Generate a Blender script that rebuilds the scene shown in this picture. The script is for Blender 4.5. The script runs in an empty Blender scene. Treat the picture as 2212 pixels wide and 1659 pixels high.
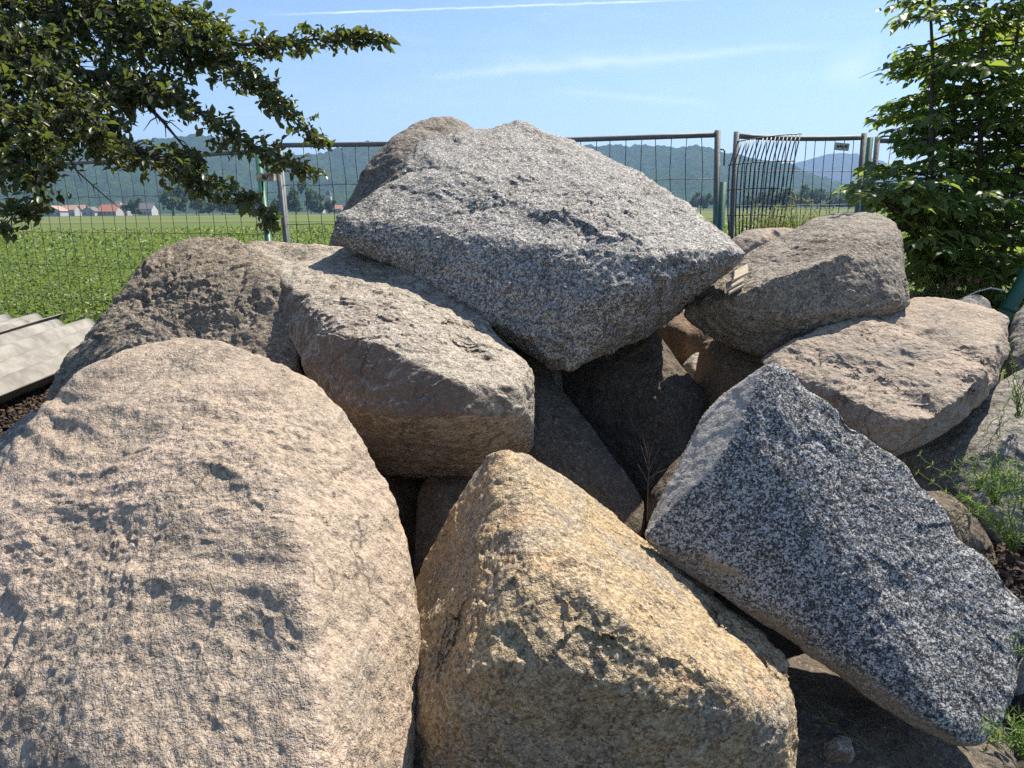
import bpy, bmesh, math, random
import numpy as np
from mathutils import Vector, Matrix

random.seed(7); np.random.seed(7)
scene = bpy.context.scene
COL = scene.collection
R = math.radians

# ------------------------------------------------------------------ camera
PW, PH, FPX = 2212.0, 1659.0, 1650.0          # photograph grid and focal length in its pixels
EYE = Vector((0, 0, 1.5))
PITCH, ROLL = R(12.88), R(0.55)
cam_d = bpy.data.cameras.new('camera'); cam = bpy.data.objects.new('camera', cam_d); COL.objects.link(cam)
cam_d.sensor_width = 36.0; cam_d.lens = 36.0 * FPX / PW
cam_d.clip_start = 0.05; cam_d.clip_end = 20000
CAMROT = (Matrix.Rotation(R(90) - PITCH, 3, 'X') @ Matrix.Rotation(-ROLL, 3, 'Z'))
cam.matrix_world = Matrix.Translation(EYE) @ CAMROT.to_4x4()
scene.camera = cam

# ------------------------------------------------------------------ sun and sky
SUN_AZ, SUN_EL = R(46), R(54)                  # azimuth clockwise from the view direction
SUN_DIR = Vector((math.sin(SUN_AZ) * math.cos(SUN_EL), math.cos(SUN_AZ) * math.cos(SUN_EL), math.sin(SUN_EL)))
sun_d = bpy.data.lights.new('sun', 'SUN'); sun = bpy.data.objects.new('sun', sun_d); COL.objects.link(sun)
sun_d.energy = 5.0; sun_d.angle = R(0.53); sun_d.color = (1.0, 0.92, 0.79)
sun.rotation_euler = SUN_DIR.to_track_quat('Z', 'Y').to_euler()
SKY_STRENGTH = 0.088
EXPOSURE = 0.92

scene.view_settings.view_transform = 'Standard'; scene.view_settings.look = 'None'
scene.view_settings.exposure = EXPOSURE; scene.view_settings.gamma = 1.0
scene.view_settings.use_curve_mapping = False
scene.render.engine = 'CYCLES'
scene.cycles.use_denoising = False
scene.cycles.max_bounces = 5; scene.cycles.diffuse_bounces = 2; scene.cycles.glossy_bounces = 2
scene.cycles.transmission_bounces = 4; scene.cycles.transparent_max_bounces = 8; scene.cycles.volume_bounces = 0
scene.cycles.caustics_reflective = False; scene.cycles.caustics_refractive = False


def P(px, py, d):
    """point at photograph pixel (px, py), d metres in front of the camera"""
    v = Vector(((px - PW / 2) / FPX * d, -(py - PH / 2) / FPX * d, -d))
    return EYE + CAMROT @ v


def ray(px, py):
    return (P(px, py, 1.0) - EYE)


def PZ(px, py, z):
    r = ray(px, py); return EYE + r * ((z - EYE.z) / r.z)


def PY(px, py, y):
    r = ray(px, py); return EYE + r * (y / r.y)


def PYZ(px, y, z):
    """x from a pixel column for a given world y and z"""
    py = 450
    for _ in range(4):
        q = PY(px, py, y); py -= (z - q.z) / y * FPX
    return Vector((PY(px, py, y).x, y, z))


# ------------------------------------------------------------------ world
world = bpy.data.worlds.new('World'); scene.world = world; world.use_nodes = True


class NT:
    """terse node builder"""
    def __init__(self, tree, clear=True):
        self.t = tree
        if clear: tree.nodes.clear()

    def n(self, typ, ins=None, **kw):
        nd = self.t.nodes.new(typ)
        for k, v in kw.items(): setattr(nd, k, v)
        for k, v in (ins or {}).items(): self.set(nd, k, v)
        return nd

    def set(self, nd, k, v):
        s = nd.inputs[k]
        if isinstance(v, bpy.types.NodeSocket): self.t.links.new(v, s)
        elif isinstance(v, bpy.types.Node): self.t.links.new(v.outputs[0], s)
        else:
            if isinstance(v, (tuple, list)) and len(v) == 3 and s.type == 'RGBA': v = (*v, 1)
            s.default_value = v

    def math(self, op, a, b=None, c=None, clamp=False):
        nd = self.t.nodes.new('ShaderNodeMath'); nd.operation = op; nd.use_clamp = clamp
        self.set(nd, 0, a)
        if b is not None: self.set(nd, 1, b)
        if c is not None: self.set(nd, 2, c)
        return nd.outputs[0]

    def vmath(self, op, a, b=None, out=0):
        nd = self.t.nodes.new('ShaderNodeVectorMath'); nd.operation = op
        self.set(nd, 0, a)
        if b is not None: self.set(nd, 1, b)
        return nd.outputs[out]

    def mix(self, f, a, b, mode='MIX'):
        nd = self.t.nodes.new('ShaderNodeMix'); nd.data_type = 'RGBA'; nd.blend_type = mode; nd.clamp_factor = True
        self.set(nd, 0, f)
        for k, v in ((6, a), (7, b)): self.set(nd, k, v)
        return nd.outputs[2]

    def ramp(self, f, stops, interp='LINEAR'):
        nd = self.t.nodes.new('ShaderNodeValToRGB'); cr = nd.color_ramp; cr.interpolation = interp
        while len(cr.elements) < len(stops): cr.elements.new(0.5)
        for e, (p, c) in zip(cr.elements, stops):
            e.position = p
            e.color = (c, c, c, 1) if isinstance(c, (int, float)) else (*c, 1)
        self.set(nd, 0, f)
        return nd.outputs[0]

    def noise(self, vec, scale, detail=4, rough=0.55, dist=0.0, out=0):
        nd = self.n('ShaderNodeTexNoise', {'Scale': scale, 'Detail': detail, 'Roughness': rough, 'Distortion': dist})
        if vec is not None: self.set(nd, 'Vector', vec)
        return nd.outputs[out]

    def vor(self, vec, scale, out='Color', feature='F1', rnd=1.0):
        nd = self.n('ShaderNodeTexVoronoi', feature=feature)
        nd.inputs['Scale'].default_value = scale; nd.inputs['Randomness'].default_value = rnd
        self.set(nd, 'Vector', vec)
        return nd.outputs[out]


w = NT(world.node_tree)
sky = w.n('ShaderNodeTexSky', sky_type='NISHITA')
sky.sun_disc = False; sky.sun_elevation = SUN_EL; sky.sun_rotation = SUN_AZ
sky.air_density = 1.0; sky.dust_density = 0.4; sky.ozone_density = 4.5; sky.altitude = 120
dirv = w.n('ShaderNodeTexCoord').outputs['Generated']
wisp = w.noise(w.vmath('MULTIPLY', dirv, (3.0, 3.0, 14.0)), 2.2, 6, 0.6, 0.6)


def streak(a, b, width, soft, gain, ns=30.0):
    """a contrail along the great circle between two directions of the sky"""
    da, db = ray(*a).normalized(), ray(*b).normalized()
    nn = da.cross(db).normalized(); mid = (da + db).normalized(); along = nn.cross(mid).normalized()
    half = da.angle(db) / 2
    wob = w.math('MULTIPLY', w.math('SUBTRACT', w.noise(dirv, ns, 4), 0.5), width * 1.6)
    d = w.math('ABSOLUTE', w.math('ADD', w.vmath('DOT_PRODUCT', dirv, tuple(nn), 'Value'), wob))
    m = w.math('SUBTRACT', 1.0, w.math('DIVIDE', d, width), clamp=True)
    m = w.math('POWER', m, soft)
    t = w.math('ABSOLUTE', w.vmath('DOT_PRODUCT', dirv, tuple(along), 'Value'))
    e = w.math('MULTIPLY', w.math('SUBTRACT', math.sin(half), t), 1 / (0.35 * math.sin(half)), clamp=True)
    f = w.math('GREATER_THAN', w.vmath('DOT_PRODUCT', dirv, tuple(mid), 'Value'), 0.0)
    br = w.math('MULTIPLY_ADD', w.noise(dirv, ns * 0.6, 3), 1.2, 0.1, clamp=True)
    return w.math('MULTIPLY', w.math('MULTIPLY', w.math('MULTIPLY', m, e), f), w.math('MULTIPLY', br, gain))


streaks = [streak((560, 33), (1560, -3), 0.0016, 1.0, 1.1, 60),
           streak((880, 172), (1830, 92), 0.0085, 1.3, 0.5, 26),
           streak((1180, 197), (1560, 226), 0.007, 1.3, 0.4, 24),
           streak((1000, 140), (1500, 125), 0.016, 1.2, 0.30, 20)]
puffd = ray(1846, 140).normalized()
pd = w.vmath('DISTANCE', w.vmath('ADD', dirv, w.vmath('MULTIPLY', w.vmath('SUBTRACT', w.n('ShaderNodeTexNoise', {'Scale': 22.0, 'Vector': dirv}).outputs['Color'], (.5, .5, .5)), (.04, .04, .04))), tuple(puffd), 'Value')
puff = w.math('MULTIPLY', w.math('SUBTRACT', 1.0, w.math('DIVIDE', pd, 0.03), clamp=True), 0.45)
acc = puff
for s in streaks: acc = w.math('ADD', acc, s)
cirrus = w.math('MULTIPLY', w.math('SUBTRACT', wisp, 0.5, clamp=True), 0.45)
acc = w.math('ADD', acc, cirrus, clamp=True)
skycol = w.mix(acc, sky.outputs[0], (6.6, 7.6, 8.6))
bg = w.n('ShaderNodeBackground', {'Color': skycol, 'Strength': SKY_STRENGTH})
w.n('ShaderNodeOutputWorld', {'Surface': bg})


# ------------------------------------------------------------------ mesh helpers
def mesh_np(name, v, f, smooth=False):
    me = bpy.data.meshes.new(name)
    v = np.asarray(v, dtype=np.float32); f = np.asarray(f, dtype=np.int32)
    k = f.shape[1]
    me.vertices.add(len(v)); me.vertices.foreach_set('co', v.ravel())
    me.loops.add(f.size); me.loops.foreach_set('vertex_index', f.ravel())
    me.polygons.add(len(f)); me.polygons.foreach_set('loop_start', np.arange(0, f.size, k, dtype=np.int32))
    if smooth: me.polygons.foreach_set('use_smooth', np.ones(len(f), dtype=bool))
    me.update(calc_edges=True)
    return me


class MB:
    """collects polygons for one mesh"""
    def __init__(self): self.v = []; self.f = []

    def add(self, v, f):
        o = len(self.v); self.v += [tuple(x) for x in v]; self.f += [tuple(i + o for i in q) for q in f]; return self

    def box(self, c, s, rot=None):
        c = Vector(c); h = Vector(s) / 2
        vs = []
        for x in (-1, 1):
            for y in (-1, 1):
                for z in (-1, 1):
                    q = Vector((x * h.x, y * h.y, z * h.z))
                    vs.append(c + (rot @ q if rot else q))
        return self.add(vs, [(0, 1, 3, 2), (4, 6, 7, 5), (0, 4, 5, 1), (2, 3, 7, 6), (0, 2, 6, 4), (1, 5, 7, 3)])

    def tube(self, pts, r, sides=6, caps=True):
        pts = [Vector(p) for p in pts]; n = len(pts)
        rs = r if isinstance(r, (list, tuple)) else [r] * n
        vs = []; fs = []
        up = Vector((0.31, 0.57, 0.76))
        for i, p in enumerate(pts):
            t = (pts[min(i + 1, n - 1)] - pts[max(i - 1, 0)]).normalized()
            a = t.cross(up)
            if a.length < 1e-3: a = t.cross(Vector((1, 0, 0)))
            a.normalize(); b = t.cross(a)
            for s in range(sides):
                an = 2 * math.pi * (s + .5) / sides
                vs.append(p + (a * math.cos(an) + b * math.sin(an)) * rs[i])
        for i in range(n - 1):
            for s in range(sides):
                s2 = (s + 1) % sides
                fs.append((i * sides + s, i * sides + s2, (i + 1) * sides + s2, (i + 1) * sides + s))
        if caps:
            fs.append(tuple(range(sides - 1, -1, -1))); fs.append(tuple((n - 1) * sides + s for s in range(sides)))
        return self.add(vs, fs)

    def mesh(self, name, smooth=False):
        me = bpy.data.meshes.new(name); me.from_pydata(self.v, [], self.f); me.update()
        if smooth:
            for p in me.polygons: p.use_smooth = True
        return me


def link(name, me, mat=None, parent=None):
    o = bpy.data.objects.new(name, me); COL.objects.link(o)
    if me is not None and mat is not None and not me.materials: me.materials.append(mat)
    if parent is not None: o.parent = parent
    return o


def tag(o, label=None, cat=None, group=None, kind=None):
    if label: o['label'] = label
    if cat: o['category'] = cat
    if group: o['group'] = group
    if kind: o['kind'] = kind
    return o


def empty(name, loc, label=None, cat=None, group=None):
    o = bpy.data.objects.new(name, None); COL.objects.link(o); o.location = loc; o.empty_display_size = 0.1
    return tag(o, label, cat, group)


def put(name, mb, mat, parent, smooth=False, world=True):
    """mesh given in world coordinates, parented to a thing's empty"""
    me = mb.mesh(name, smooth) if isinstance(mb, MB) else mb
    o = link(name, me, mat, parent)
    if parent is not None and world:
        off = parent.location.copy(); pp = parent.parent
        while pp is not None: off += pp.location; pp = pp.parent
        o.location = -off
    return o


# ------------------------------------------------------------------ numpy noise
_perm = np.random.RandomState(3).permutation(256).astype(np.int32); _perm = np.concatenate([_perm, _perm, _perm])
_g = np.random.RandomState(5).normal(size=(256, 3)); _g /= np.linalg.norm(_g, axis=1)[:, None]
_rnd = np.random.RandomState(9).rand(256, 3)


_gf = _g.astype(np.float32)


def pnoise(p):
    p = np.asarray(p, dtype=np.float32)
    fl = np.floor(p); f = p - fl; i = fl.astype(np.int32) & 255
    u = f * f * f * (f * (f * 6 - 15) + 10)
    x, y, z = f[:, 0], f[:, 1], f[:, 2]

    def lerp(a, b, t): return a + (b - a) * t
    c = []
    for dx in (0, 1):
        hx = _perm[i[:, 0] + dx] + i[:, 1]
        for dy in (0, 1):
            hy = _perm[hx + dy] + i[:, 2]
            for dz in (0, 1):
                g = _gf[_perm[hy + dz]]
                c.append(g[:, 0] * (x - dx) + g[:, 1] * (y - dy) + g[:, 2] * (z - dz))
    c = [lerp(c[k], c[k + 1], u[:, 2]) for k in (0, 2, 4, 6)]
    c = [lerp(c[k], c[k + 1], u[:, 1]) for k in (0, 2)]
    return lerp(c[0], c[1], u[:, 0]) * 1.6


def fbm(p, octv=4, gain=0.5, ridged=False):
    a, s, tot = 1.0, 0.0, 0.0
    for o in range(octv):
        q = pnoise(p + o * 17.3)
        if ridged: q = 1 - 2 * np.abs(q)
        s = s + a * q; tot += a; a *= gain
        p = p * 2.03
    return s / tot


_rf = _rnd.astype(np.float32)


def worley(p):
    p = np.asarray(p, dtype=np.float32)
    fl = np.floor(p); i = fl.astype(np.int32); f = p - fl
    b1 = np.full(len(p), 9.0, np.float32); b2 = b1.copy()
    for dx in (-1, 0, 1):
        hx = _perm[(i[:, 0] + dx) & 255]
        for dy in (-1, 0, 1):
            hy = _perm[hx + ((i[:, 1] + dy) & 255)]
            for dz in (-1, 0, 1):
                r = _rf[_perm[hy + ((i[:, 2] + dz) & 255)]]
                d = (r[:, 0] + dx - f[:, 0]) ** 2 + (r[:, 1] + dy - f[:, 1]) ** 2 + (r[:, 2] + dz - f[:, 2]) ** 2
                b2 = np.minimum(b2, np.maximum(b1, d)); b1 = np.minimum(b1, d)
    return np.sqrt(b1), np.sqrt(b2)


def chipped(p):
    """broken-stone relief: each cell a small plane of its own tilt, with ledges between"""
    p = np.asarray(p, dtype=np.float32)
    fl = np.floor(p); i = fl.astype(np.int32); f = p - fl
    b1 = np.full(len(p), 9.0, np.float32); bid = np.zeros(len(p), np.int32); off = np.zeros_like(f)
    for dx in (-1, 0, 1):
        hx = _perm[(i[:, 0] + dx) & 255]
        for dy in (-1, 0, 1):
            hy = _perm[hx + ((i[:, 1] + dy) & 255)]
            for dz in (-1, 0, 1):
                h = _perm[hy + ((i[:, 2] + dz) & 255)]
                o = f - (_rf[h] + np.array((dx, dy, dz), np.float32))
                d = (o * o).sum(axis=1); m = d < b1
                b1[m] = d[m]; bid[m] = h[m]; off[m] = o[m]
    return (_rf[bid, 0] - 0.5) * 0.9 + (off * _gf[(bid + 37) & 255]).sum(axis=1) * 0.9


# ------------------------------------------------------------------ boulders
_geo = {}


def geodesic(n):
    if n in _geo: return _geo[n]
    t = (1 + 5 ** .5) / 2
    V = np.array([(-1, t, 0), (1, t, 0), (-1, -t, 0), (1, -t, 0), (0, -1, t), (0, 1, t), (0, -1, -t), (0, 1, -t), (t, 0, -1), (t, 0, 1), (-t, 0, -1), (-t, 0, 1)], float)
    V /= np.linalg.norm(V[0])
    F = [(0, 11, 5), (0, 5, 1), (0, 1, 7), (0, 7, 10), (0, 10, 11), (1, 5, 9), (5, 11, 4), (11, 10, 2), (10, 7, 6), (7, 1, 8), (3, 9, 4), (3, 4, 2), (3, 2, 6), (3, 6, 8), (3, 8, 9), (4, 9, 5), (2, 4, 11), (6, 2, 10), (8, 6, 7), (9, 8, 1)]
    ii, jj = np.array([(i, j) for i in range(n + 1) for j in range(n + 1 - i)]).T
    idx = {}
    for k, (i, j) in enumerate(zip(ii, jj)): idx[(i, j)] = k
    tri = []
    for i in range(n):
        for j in range(n - i):
            tri.append((idx[(i, j)], idx[(i + 1, j)], idx[(i, j + 1)]))
            if i + j < n - 1: tri.append((idx[(i + 1, j)], idx[(i + 1, j + 1)], idx[(i, j + 1)]))
    tri = np.array(tri); vs = []; fs = []
    a, b = ii / n, jj / n; c = 1 - a - b
    for q, (x, y, z) in enumerate(F):
        p = V[x][None] * c[:, None] + V[y][None] * a[:, None] + V[z][None] * b[:, None]
        vs.append(p); fs.append(tri + q * len(ii))
    vs = np.concatenate(vs); fs = np.concatenate(fs)
    vs /= np.linalg.norm(vs, axis=1)[:, None]
    key = np.round(vs * 1e6).astype(np.int64)
    _, first, inv = np.unique(key, axis=0, return_index=True, return_inverse=True)
    inv = inv.ravel()
    _geo[n] = (vs[first], inv[fs])
    return _geo[n]


def vnormals(v, f):
    fn = np.cross(v[f[:, 1]] - v[f[:, 0]], v[f[:, 2]] - v[f[:, 0]])
    n = np.zeros_like(v)
    for k in range(3):
        for c in range(3): n[:, c] += np.bincount(f[:, k], fn[:, c], len(v))
    n /= np.linalg.norm(n, axis=1)[:, None] + 1e-12
    return n


def hull_planes(pts):
    bm = bmesh.new()
    for p in pts: bm.verts.new(p)
    bmesh.ops.convex_hull(bm, input=bm.verts[:])
    bm.normal_update()
    pl = []
    c = np.mean(pts, axis=0)
    for fc in bm.faces:
        n = np.array(fc.normal); d = float(np.dot(n, np.array(fc.verts[0].co) - c))
        if fc.calc_area() < 1e-6: continue
        if d < 0: n, d = -n, -d
        for q in pl:
            if np.dot(q[0], n) > 0.992 and abs(q[1] - d) < 0.03: break
        else: pl.append((n, d))
    bm.free()
    return c, np.array([q[0] for q in pl]), np.array([q[1] for q in pl])


def boulder(name, label, mat, pts, extra=(), n=60, p=22, sig=0.2, fit=1.0, smooth=0, chips=(0, 0), disp=(), dents=(), lobes=None, shift=0.0, squash=None, seed=0, group=None, cat='boulder', drop=None):
    if squash: pts = [(x, y, squash[0] + (d - squash[0]) * squash[1]) for x, y, d in pts]
    pts = [(x, y, d + shift) for x, y, d in pts]
    W = [np.array(P(*q)) for q in pts] + [np.array(q) for q in extra]
    if drop:
        for q in drop: a = P(*q); W.append(np.array((a.x, a.y, 0.0 - 0.05)))
    W = np.array(W)
    c, N, D = hull_planes(W)
    hulls = [(N, np.maximum(D, 0.03))]
    if lobes:                                             # a body of several overlapping convex masses
        hulls = []
        for keep in lobes:
            sel = np.array([w_ for w_, q in zip(W, list(pts) + [(0, 0, 0)] * 99) if keep(*q)])
            _, N, _ = hull_planes(sel)
            D = np.array([(sel @ nn - c @ nn).max() for nn in N]); hulls.append((N, np.maximum(D, 0.03)))
    u, f = geodesic(n)
    cd = np.array(EYE) - c; cd /= np.linalg.norm(cd)
    sc = np.maximum(W.std(axis=0), 0.05); sc = sc / sc.max()
    u = (u + 0.3 * cd) * sc; u = u / np.linalg.norm(u, axis=1)[:, None]

    def rad(uu):
        out = None
        for N, D in hulls:
            x = np.maximum(uu @ N.T / D, 0)
            m = x.max(axis=1)
            q = 1.0 / (m * ((x / m[:, None]) ** p).sum(axis=1) ** (1.0 / p))
            out = q if out is None else np.maximum(out, q)
        return out
    r = rad(u)
    if fit > 0:
        cu = W - c; cl = np.linalg.norm(cu, axis=1); cu = cu / cl[:, None]
        ratio = np.clip(cl / rad(cu), 0.75, 1.3) - 1
        num = np.zeros(len(u)); den = np.zeros(len(u))
        for k in range(len(cu)):
            wt = np.exp((u @ cu[k] - 1) / (sig * sig)); num += wt * ratio[k]; den += wt
        r = r * (1 + fit * num / (den + 0.25))
    rs = np.random.RandomState(seed + 11)
    for k in range(chips[0]):
        nn = rs.normal(size=3); nn /= np.linalg.norm(nn)
        s = (u @ nn) * r; d = s.max() * (1 - rs.uniform(0.2, 1) * chips[1])
        q = u @ nn; ok = q > 0.05
        r[ok] = np.minimum(r[ok], d / q[ok])
    v = u * r[:, None]
    if smooth:
        e = np.concatenate([f[:, [0, 1]], f[:, [1, 2]], f[:, [2, 0]]])
        deg = np.bincount(e[:, 0], minlength=len(v))[:, None]
        for _ in range(smooth):
            av = np.stack([np.bincount(e[:, 0], v[e[:, 1], k], len(v)) for k in range(3)], 1) / deg
            v = v + 0.7 * (av - v)
    nrm = vnormals(v, f)
    ok = np.nonzero(((np.array(EYE) - c - v) * nrm).sum(axis=1) > -0.45)[0]
    w0 = v[ok] + c + seed * 3.7
    w0 = w0 + 0.06 * np.stack([pnoise(w0 * 2.5 + 31), pnoise(w0 * 2.5 + 57), pnoise(w0 * 2.5 + 83)], 1)
    rough = 0.55 + 0.9 * np.clip(pnoise(w0 * 3.1 + 71) + 0.5, 0, 1)          # some areas rougher than others
    for li, (kind, sc_, amp, *rest) in enumerate(disp):
        st = np.array(rest[0]) if rest else np.array((1., 1., 1.))
        if li and li % 2 == 0: nrm = vnormals(v, f)
        q = w0 * sc_ * st
        if kind == 'fbm': h = fbm(q, 3)
        elif kind == 'fine': h = fbm(q, 2, 0.65) * rough
        elif kind == 'ridge': h = fbm(q, 3, 0.5, True) - 0.2
        elif kind == 'facet':
            b1, b2 = worley(q); h = (0.5 - b1) * rough
        elif kind == 'chip': h = chipped(q + 0.35 * np.stack([pnoise(q * 1.7 + 3), pnoise(q * 1.7 + 13), pnoise(q * 1.7 + 23)], 1)) * rough
        elif kind == 'pit':
            b1, b2 = worley(q); h = -np.clip(1 - b1 / 0.32, 0, 1) ** 0.7
        elif kind == 'step':
            x = pnoise(q) * 3; fl = np.floor(x); t = x - fl
            h = (fl + np.clip((t - 0.5) * 2, 0, 1)) / 3.0 + 0.25 * fbm(q * 5, 2)
        if len(rest) > 1: h = h * rest[1](w0 - seed * 3.7)
        v[ok] = v[ok] + nrm[ok] * (h * amp)[:, None]
    for dn in dents:                      # (point, radius, depth): + is a bump, - a hollow; a second point makes a groove
        a = np.array(P(*dn[0])); nrm = vnormals(v, f)
        if len(dn) == 4:
            b = np.array(P(*dn[3])); ab = b - a
            t = np.clip(((v + c - a) @ ab) / (ab @ ab), 0, 1); q = a + t[:, None] * ab
        else: q = a
        dd = np.linalg.norm(v + c - q, axis=1) / dn[1]
        dd = dd * (1 + 0.35 * pnoise((v + c) * 9 + 5))
        v = v + nrm * (dn[2] * np.exp(-dd * dd * 1.5))[:, None]
    me = mesh_np(name, v, f, smooth=True); me.materials.append(mat)
    o = link(name, me); o.location = c
    return tag(o, label, cat, group)


# ------------------------------------------------------------------ materials
def new_mat(name):
    m = bpy.data.materials.new(name); m.use_nodes = True
    return m, NT(m.node_tree)


def rock_mat(name, c1, c2, c3, speck=(170, 0.5), dark=(.03, .03, .035), light=(.6, .58, .55), frac=(0.3, 0.8), patch=None, patch2=None, rough=0.9, bump=1.0, seed=0.0, stretch=(1, 1, 1), tint=(), grain=1.0, stain=None, crack=None):
    m, t = new_mat(name)
    co = t.n('ShaderNodeTexCoord').outputs['Object']
    co = t.vmath('ADD', co, (seed * 3.1, seed * 1.7, seed * 2.3))
    cs = t.vmath('MULTIPLY', co, stretch)
    big = t.noise(cs, 3.2, 4, 0.62, 0.4)
    midn = t.noise(cs, 17, 4, 0.65, 0.0)
    fine = t.noise(co, 90, 3, 0.7)
    col = t.mix(t.ramp(big, [(0.36, 0), (0.64, 1)]), c1, c2)
    col = t.mix(t.ramp(midn, [(0.45, 0), (0.66, 0.85)]), col, c3)
    if patch:
        pc, ps, lo, hi, am = patch
        pm = t.noise(t.vmath('ADD', cs, (7.7, 3.3, 1.1)), ps, 4, 0.6, 0.5)
        col = t.mix(t.math('MULTIPLY', t.ramp(pm, [(lo, 0), (hi, 1)]), am), col, pc)
    if patch2:
        pc, ps, lo, hi, am = patch2
        pm = t.noise(t.vmath('ADD', cs, (2.7, 9.3, 4.1)), ps, 4, 0.65, 0.3)
        col = t.mix(t.math('MULTIPLY', t.ramp(pm, [(lo, 0), (hi, 1)]), am), col, pc)
    if stain:                                            # dirt streaks
        sc_c, sv, ss, lo_, hi_, am = stain
        sm = t.noise(t.vmath('MULTIPLY', t.vmath('ADD', co, (4.4, 1.3, 8.1)), sv), ss, 5, 0.62, 0.6)
        col = t.mix(t.math('MULTIPLY', t.ramp(sm, [(lo_, 0), (hi_, 1)]), am), col, sc_c)
    if crack:                                            # hairline cracks filled with dirt
        wv = t.vmath('ADD', cs, t.vmath('MULTIPLY', t.n('ShaderNodeTexNoise', {'Scale': 5.0, 'Detail': 3.0, 'Vector': co}).outputs['Color'], (.30, .30, .30)))
        ck = t.vor(wv, crack[0], 'Distance', 'DISTANCE_TO_EDGE')
        ck = t.math('MULTIPLY', t.ramp(ck, [(0.0, 1), (crack[1], 0)]), t.ramp(big, [(.44, 0), (.56, 1)]))
        col = t.mix(t.math('MULTIPLY', ck, .75), col, (.05, .04, .032))
    # mineral grains
    wob = t.vmath('MULTIPLY', t.vmath('SUBTRACT', t.n('ShaderNodeTexNoise', {'Scale': speck[0] * 0.9, 'Detail': 2.0, 'Vector': co}).outputs['Color'], (.5, .5, .5)), (1.3 / speck[0],) * 3)
    cg = t.vmath('ADD', co, wob)
    g = t.n('ShaderNodeSeparateColor', {'Color': t.vor(cg, speck[0])}).outputs[0]
    g2 = t.n('ShaderNodeSeparateColor', {'Color': t.vor(t.vmath('ADD', cg, (5, 5, 5)), speck[0] * 0.45)}).outputs[0]
    gm = t.math('MULTIPLY_ADD', g2, 0.4, t.math('MULTIPLY', g, 0.6))
    gm = t.math('ADD', gm, t.math('MULTIPLY', t.math('SUBTRACT', midn, 0.5), 0.35))
    lo, hi = frac
    col_d = t.mix(t.math('MULTIPLY', t.ramp(gm, [(lo - 0.04, 1), (lo + 0.04, 0)]), speck[1]), col, dark)
    col_l = t.mix(t.math('MULTIPLY', t.ramp(gm, [(hi - 0.05, 0), (hi + 0.05, 1)]), speck[1]), col_d, light)
    col = t.mix(0.55, col_l, t.ramp(fine, [(0.3, 0.42), (0.7, 0.62)]), 'OVERLAY')
    for (tv, tc, lo_, hi_, am) in tint:                  # tint by facing: weathered joint faces; tan rock's front also deepened for shading
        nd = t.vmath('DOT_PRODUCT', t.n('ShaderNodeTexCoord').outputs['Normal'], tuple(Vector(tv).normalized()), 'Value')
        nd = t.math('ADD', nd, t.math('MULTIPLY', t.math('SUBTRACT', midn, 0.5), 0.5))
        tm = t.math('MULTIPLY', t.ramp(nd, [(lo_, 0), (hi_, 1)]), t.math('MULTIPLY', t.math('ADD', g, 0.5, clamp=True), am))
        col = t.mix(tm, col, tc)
    # dark pinholes
    pv = t.vor(t.vmath('ADD', co, (1, 2, 3)), 38, 'Distance')
    ph = t.ramp(t.math('ADD', pv, t.math('MULTIPLY', fine, 0.12)), [(0.13, 1), (0.2, 0)])
    col = t.mix(t.math('MULTIPLY', ph, 0.35), col, (0.06, 0.05, 0.045))
    h1 = t.noise(cs, 34, 4, 0.68, 0.0)
    h2 = t.noise(co, 190, 2, 0.75)
    h = t.math('ADD', t.math('MULTIPLY', h1, 0.8), t.math('MULTIPLY', h2, 0.20 * grain))
    bp = t.n('ShaderNodeBump', {'Strength': 0.9, 'Distance': 0.02 * bump, 'Height': h})
    ro = t.math('ADD', rough - 0.06, t.math('MULTIPLY', g, 0.1))
    b = t.n('ShaderNodeBsdfPrincipled', {'Base Color': col, 'Roughness': ro, 'Normal': bp})
    b.inputs['Specular IOR Level'].default_value = 0.3
    t.n('ShaderNodeOutputMaterial', {'Surface': b})
    return m


def plain_mat(name, c, rough=0.6, metal=0.0, var=0.25, scale=20, bump=0.0, c2=None, spec=0.5, thr=(0.4, 0.62)):
    m, t = new_mat(name)
    co = t.n('ShaderNodeTexCoord').outputs['Object']
    nz = t.noise(co, scale, 6, 0.65, 0.3)
    c2 = c2 or tuple(x * (1 - var) for x in c)
    col = t.mix(t.ramp(nz, [(thr[0], 0), (thr[1], 1)]), c, c2)
    b = t.n('ShaderNodeBsdfPrincipled', {'Base Color': col, 'Roughness': rough, 'Metallic': metal})
    b.inputs['Specular IOR Level'].default_value = spec
    if bump:
        bp = t.n('ShaderNodeBump', {'Strength': 0.6, 'Distance': bump, 'Height': t.noise(co, scale * 3, 5)})
        t.set(b, 'Normal', bp)
    t.n('ShaderNodeOutputMaterial', {'Surface': b})
    return m


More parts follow.
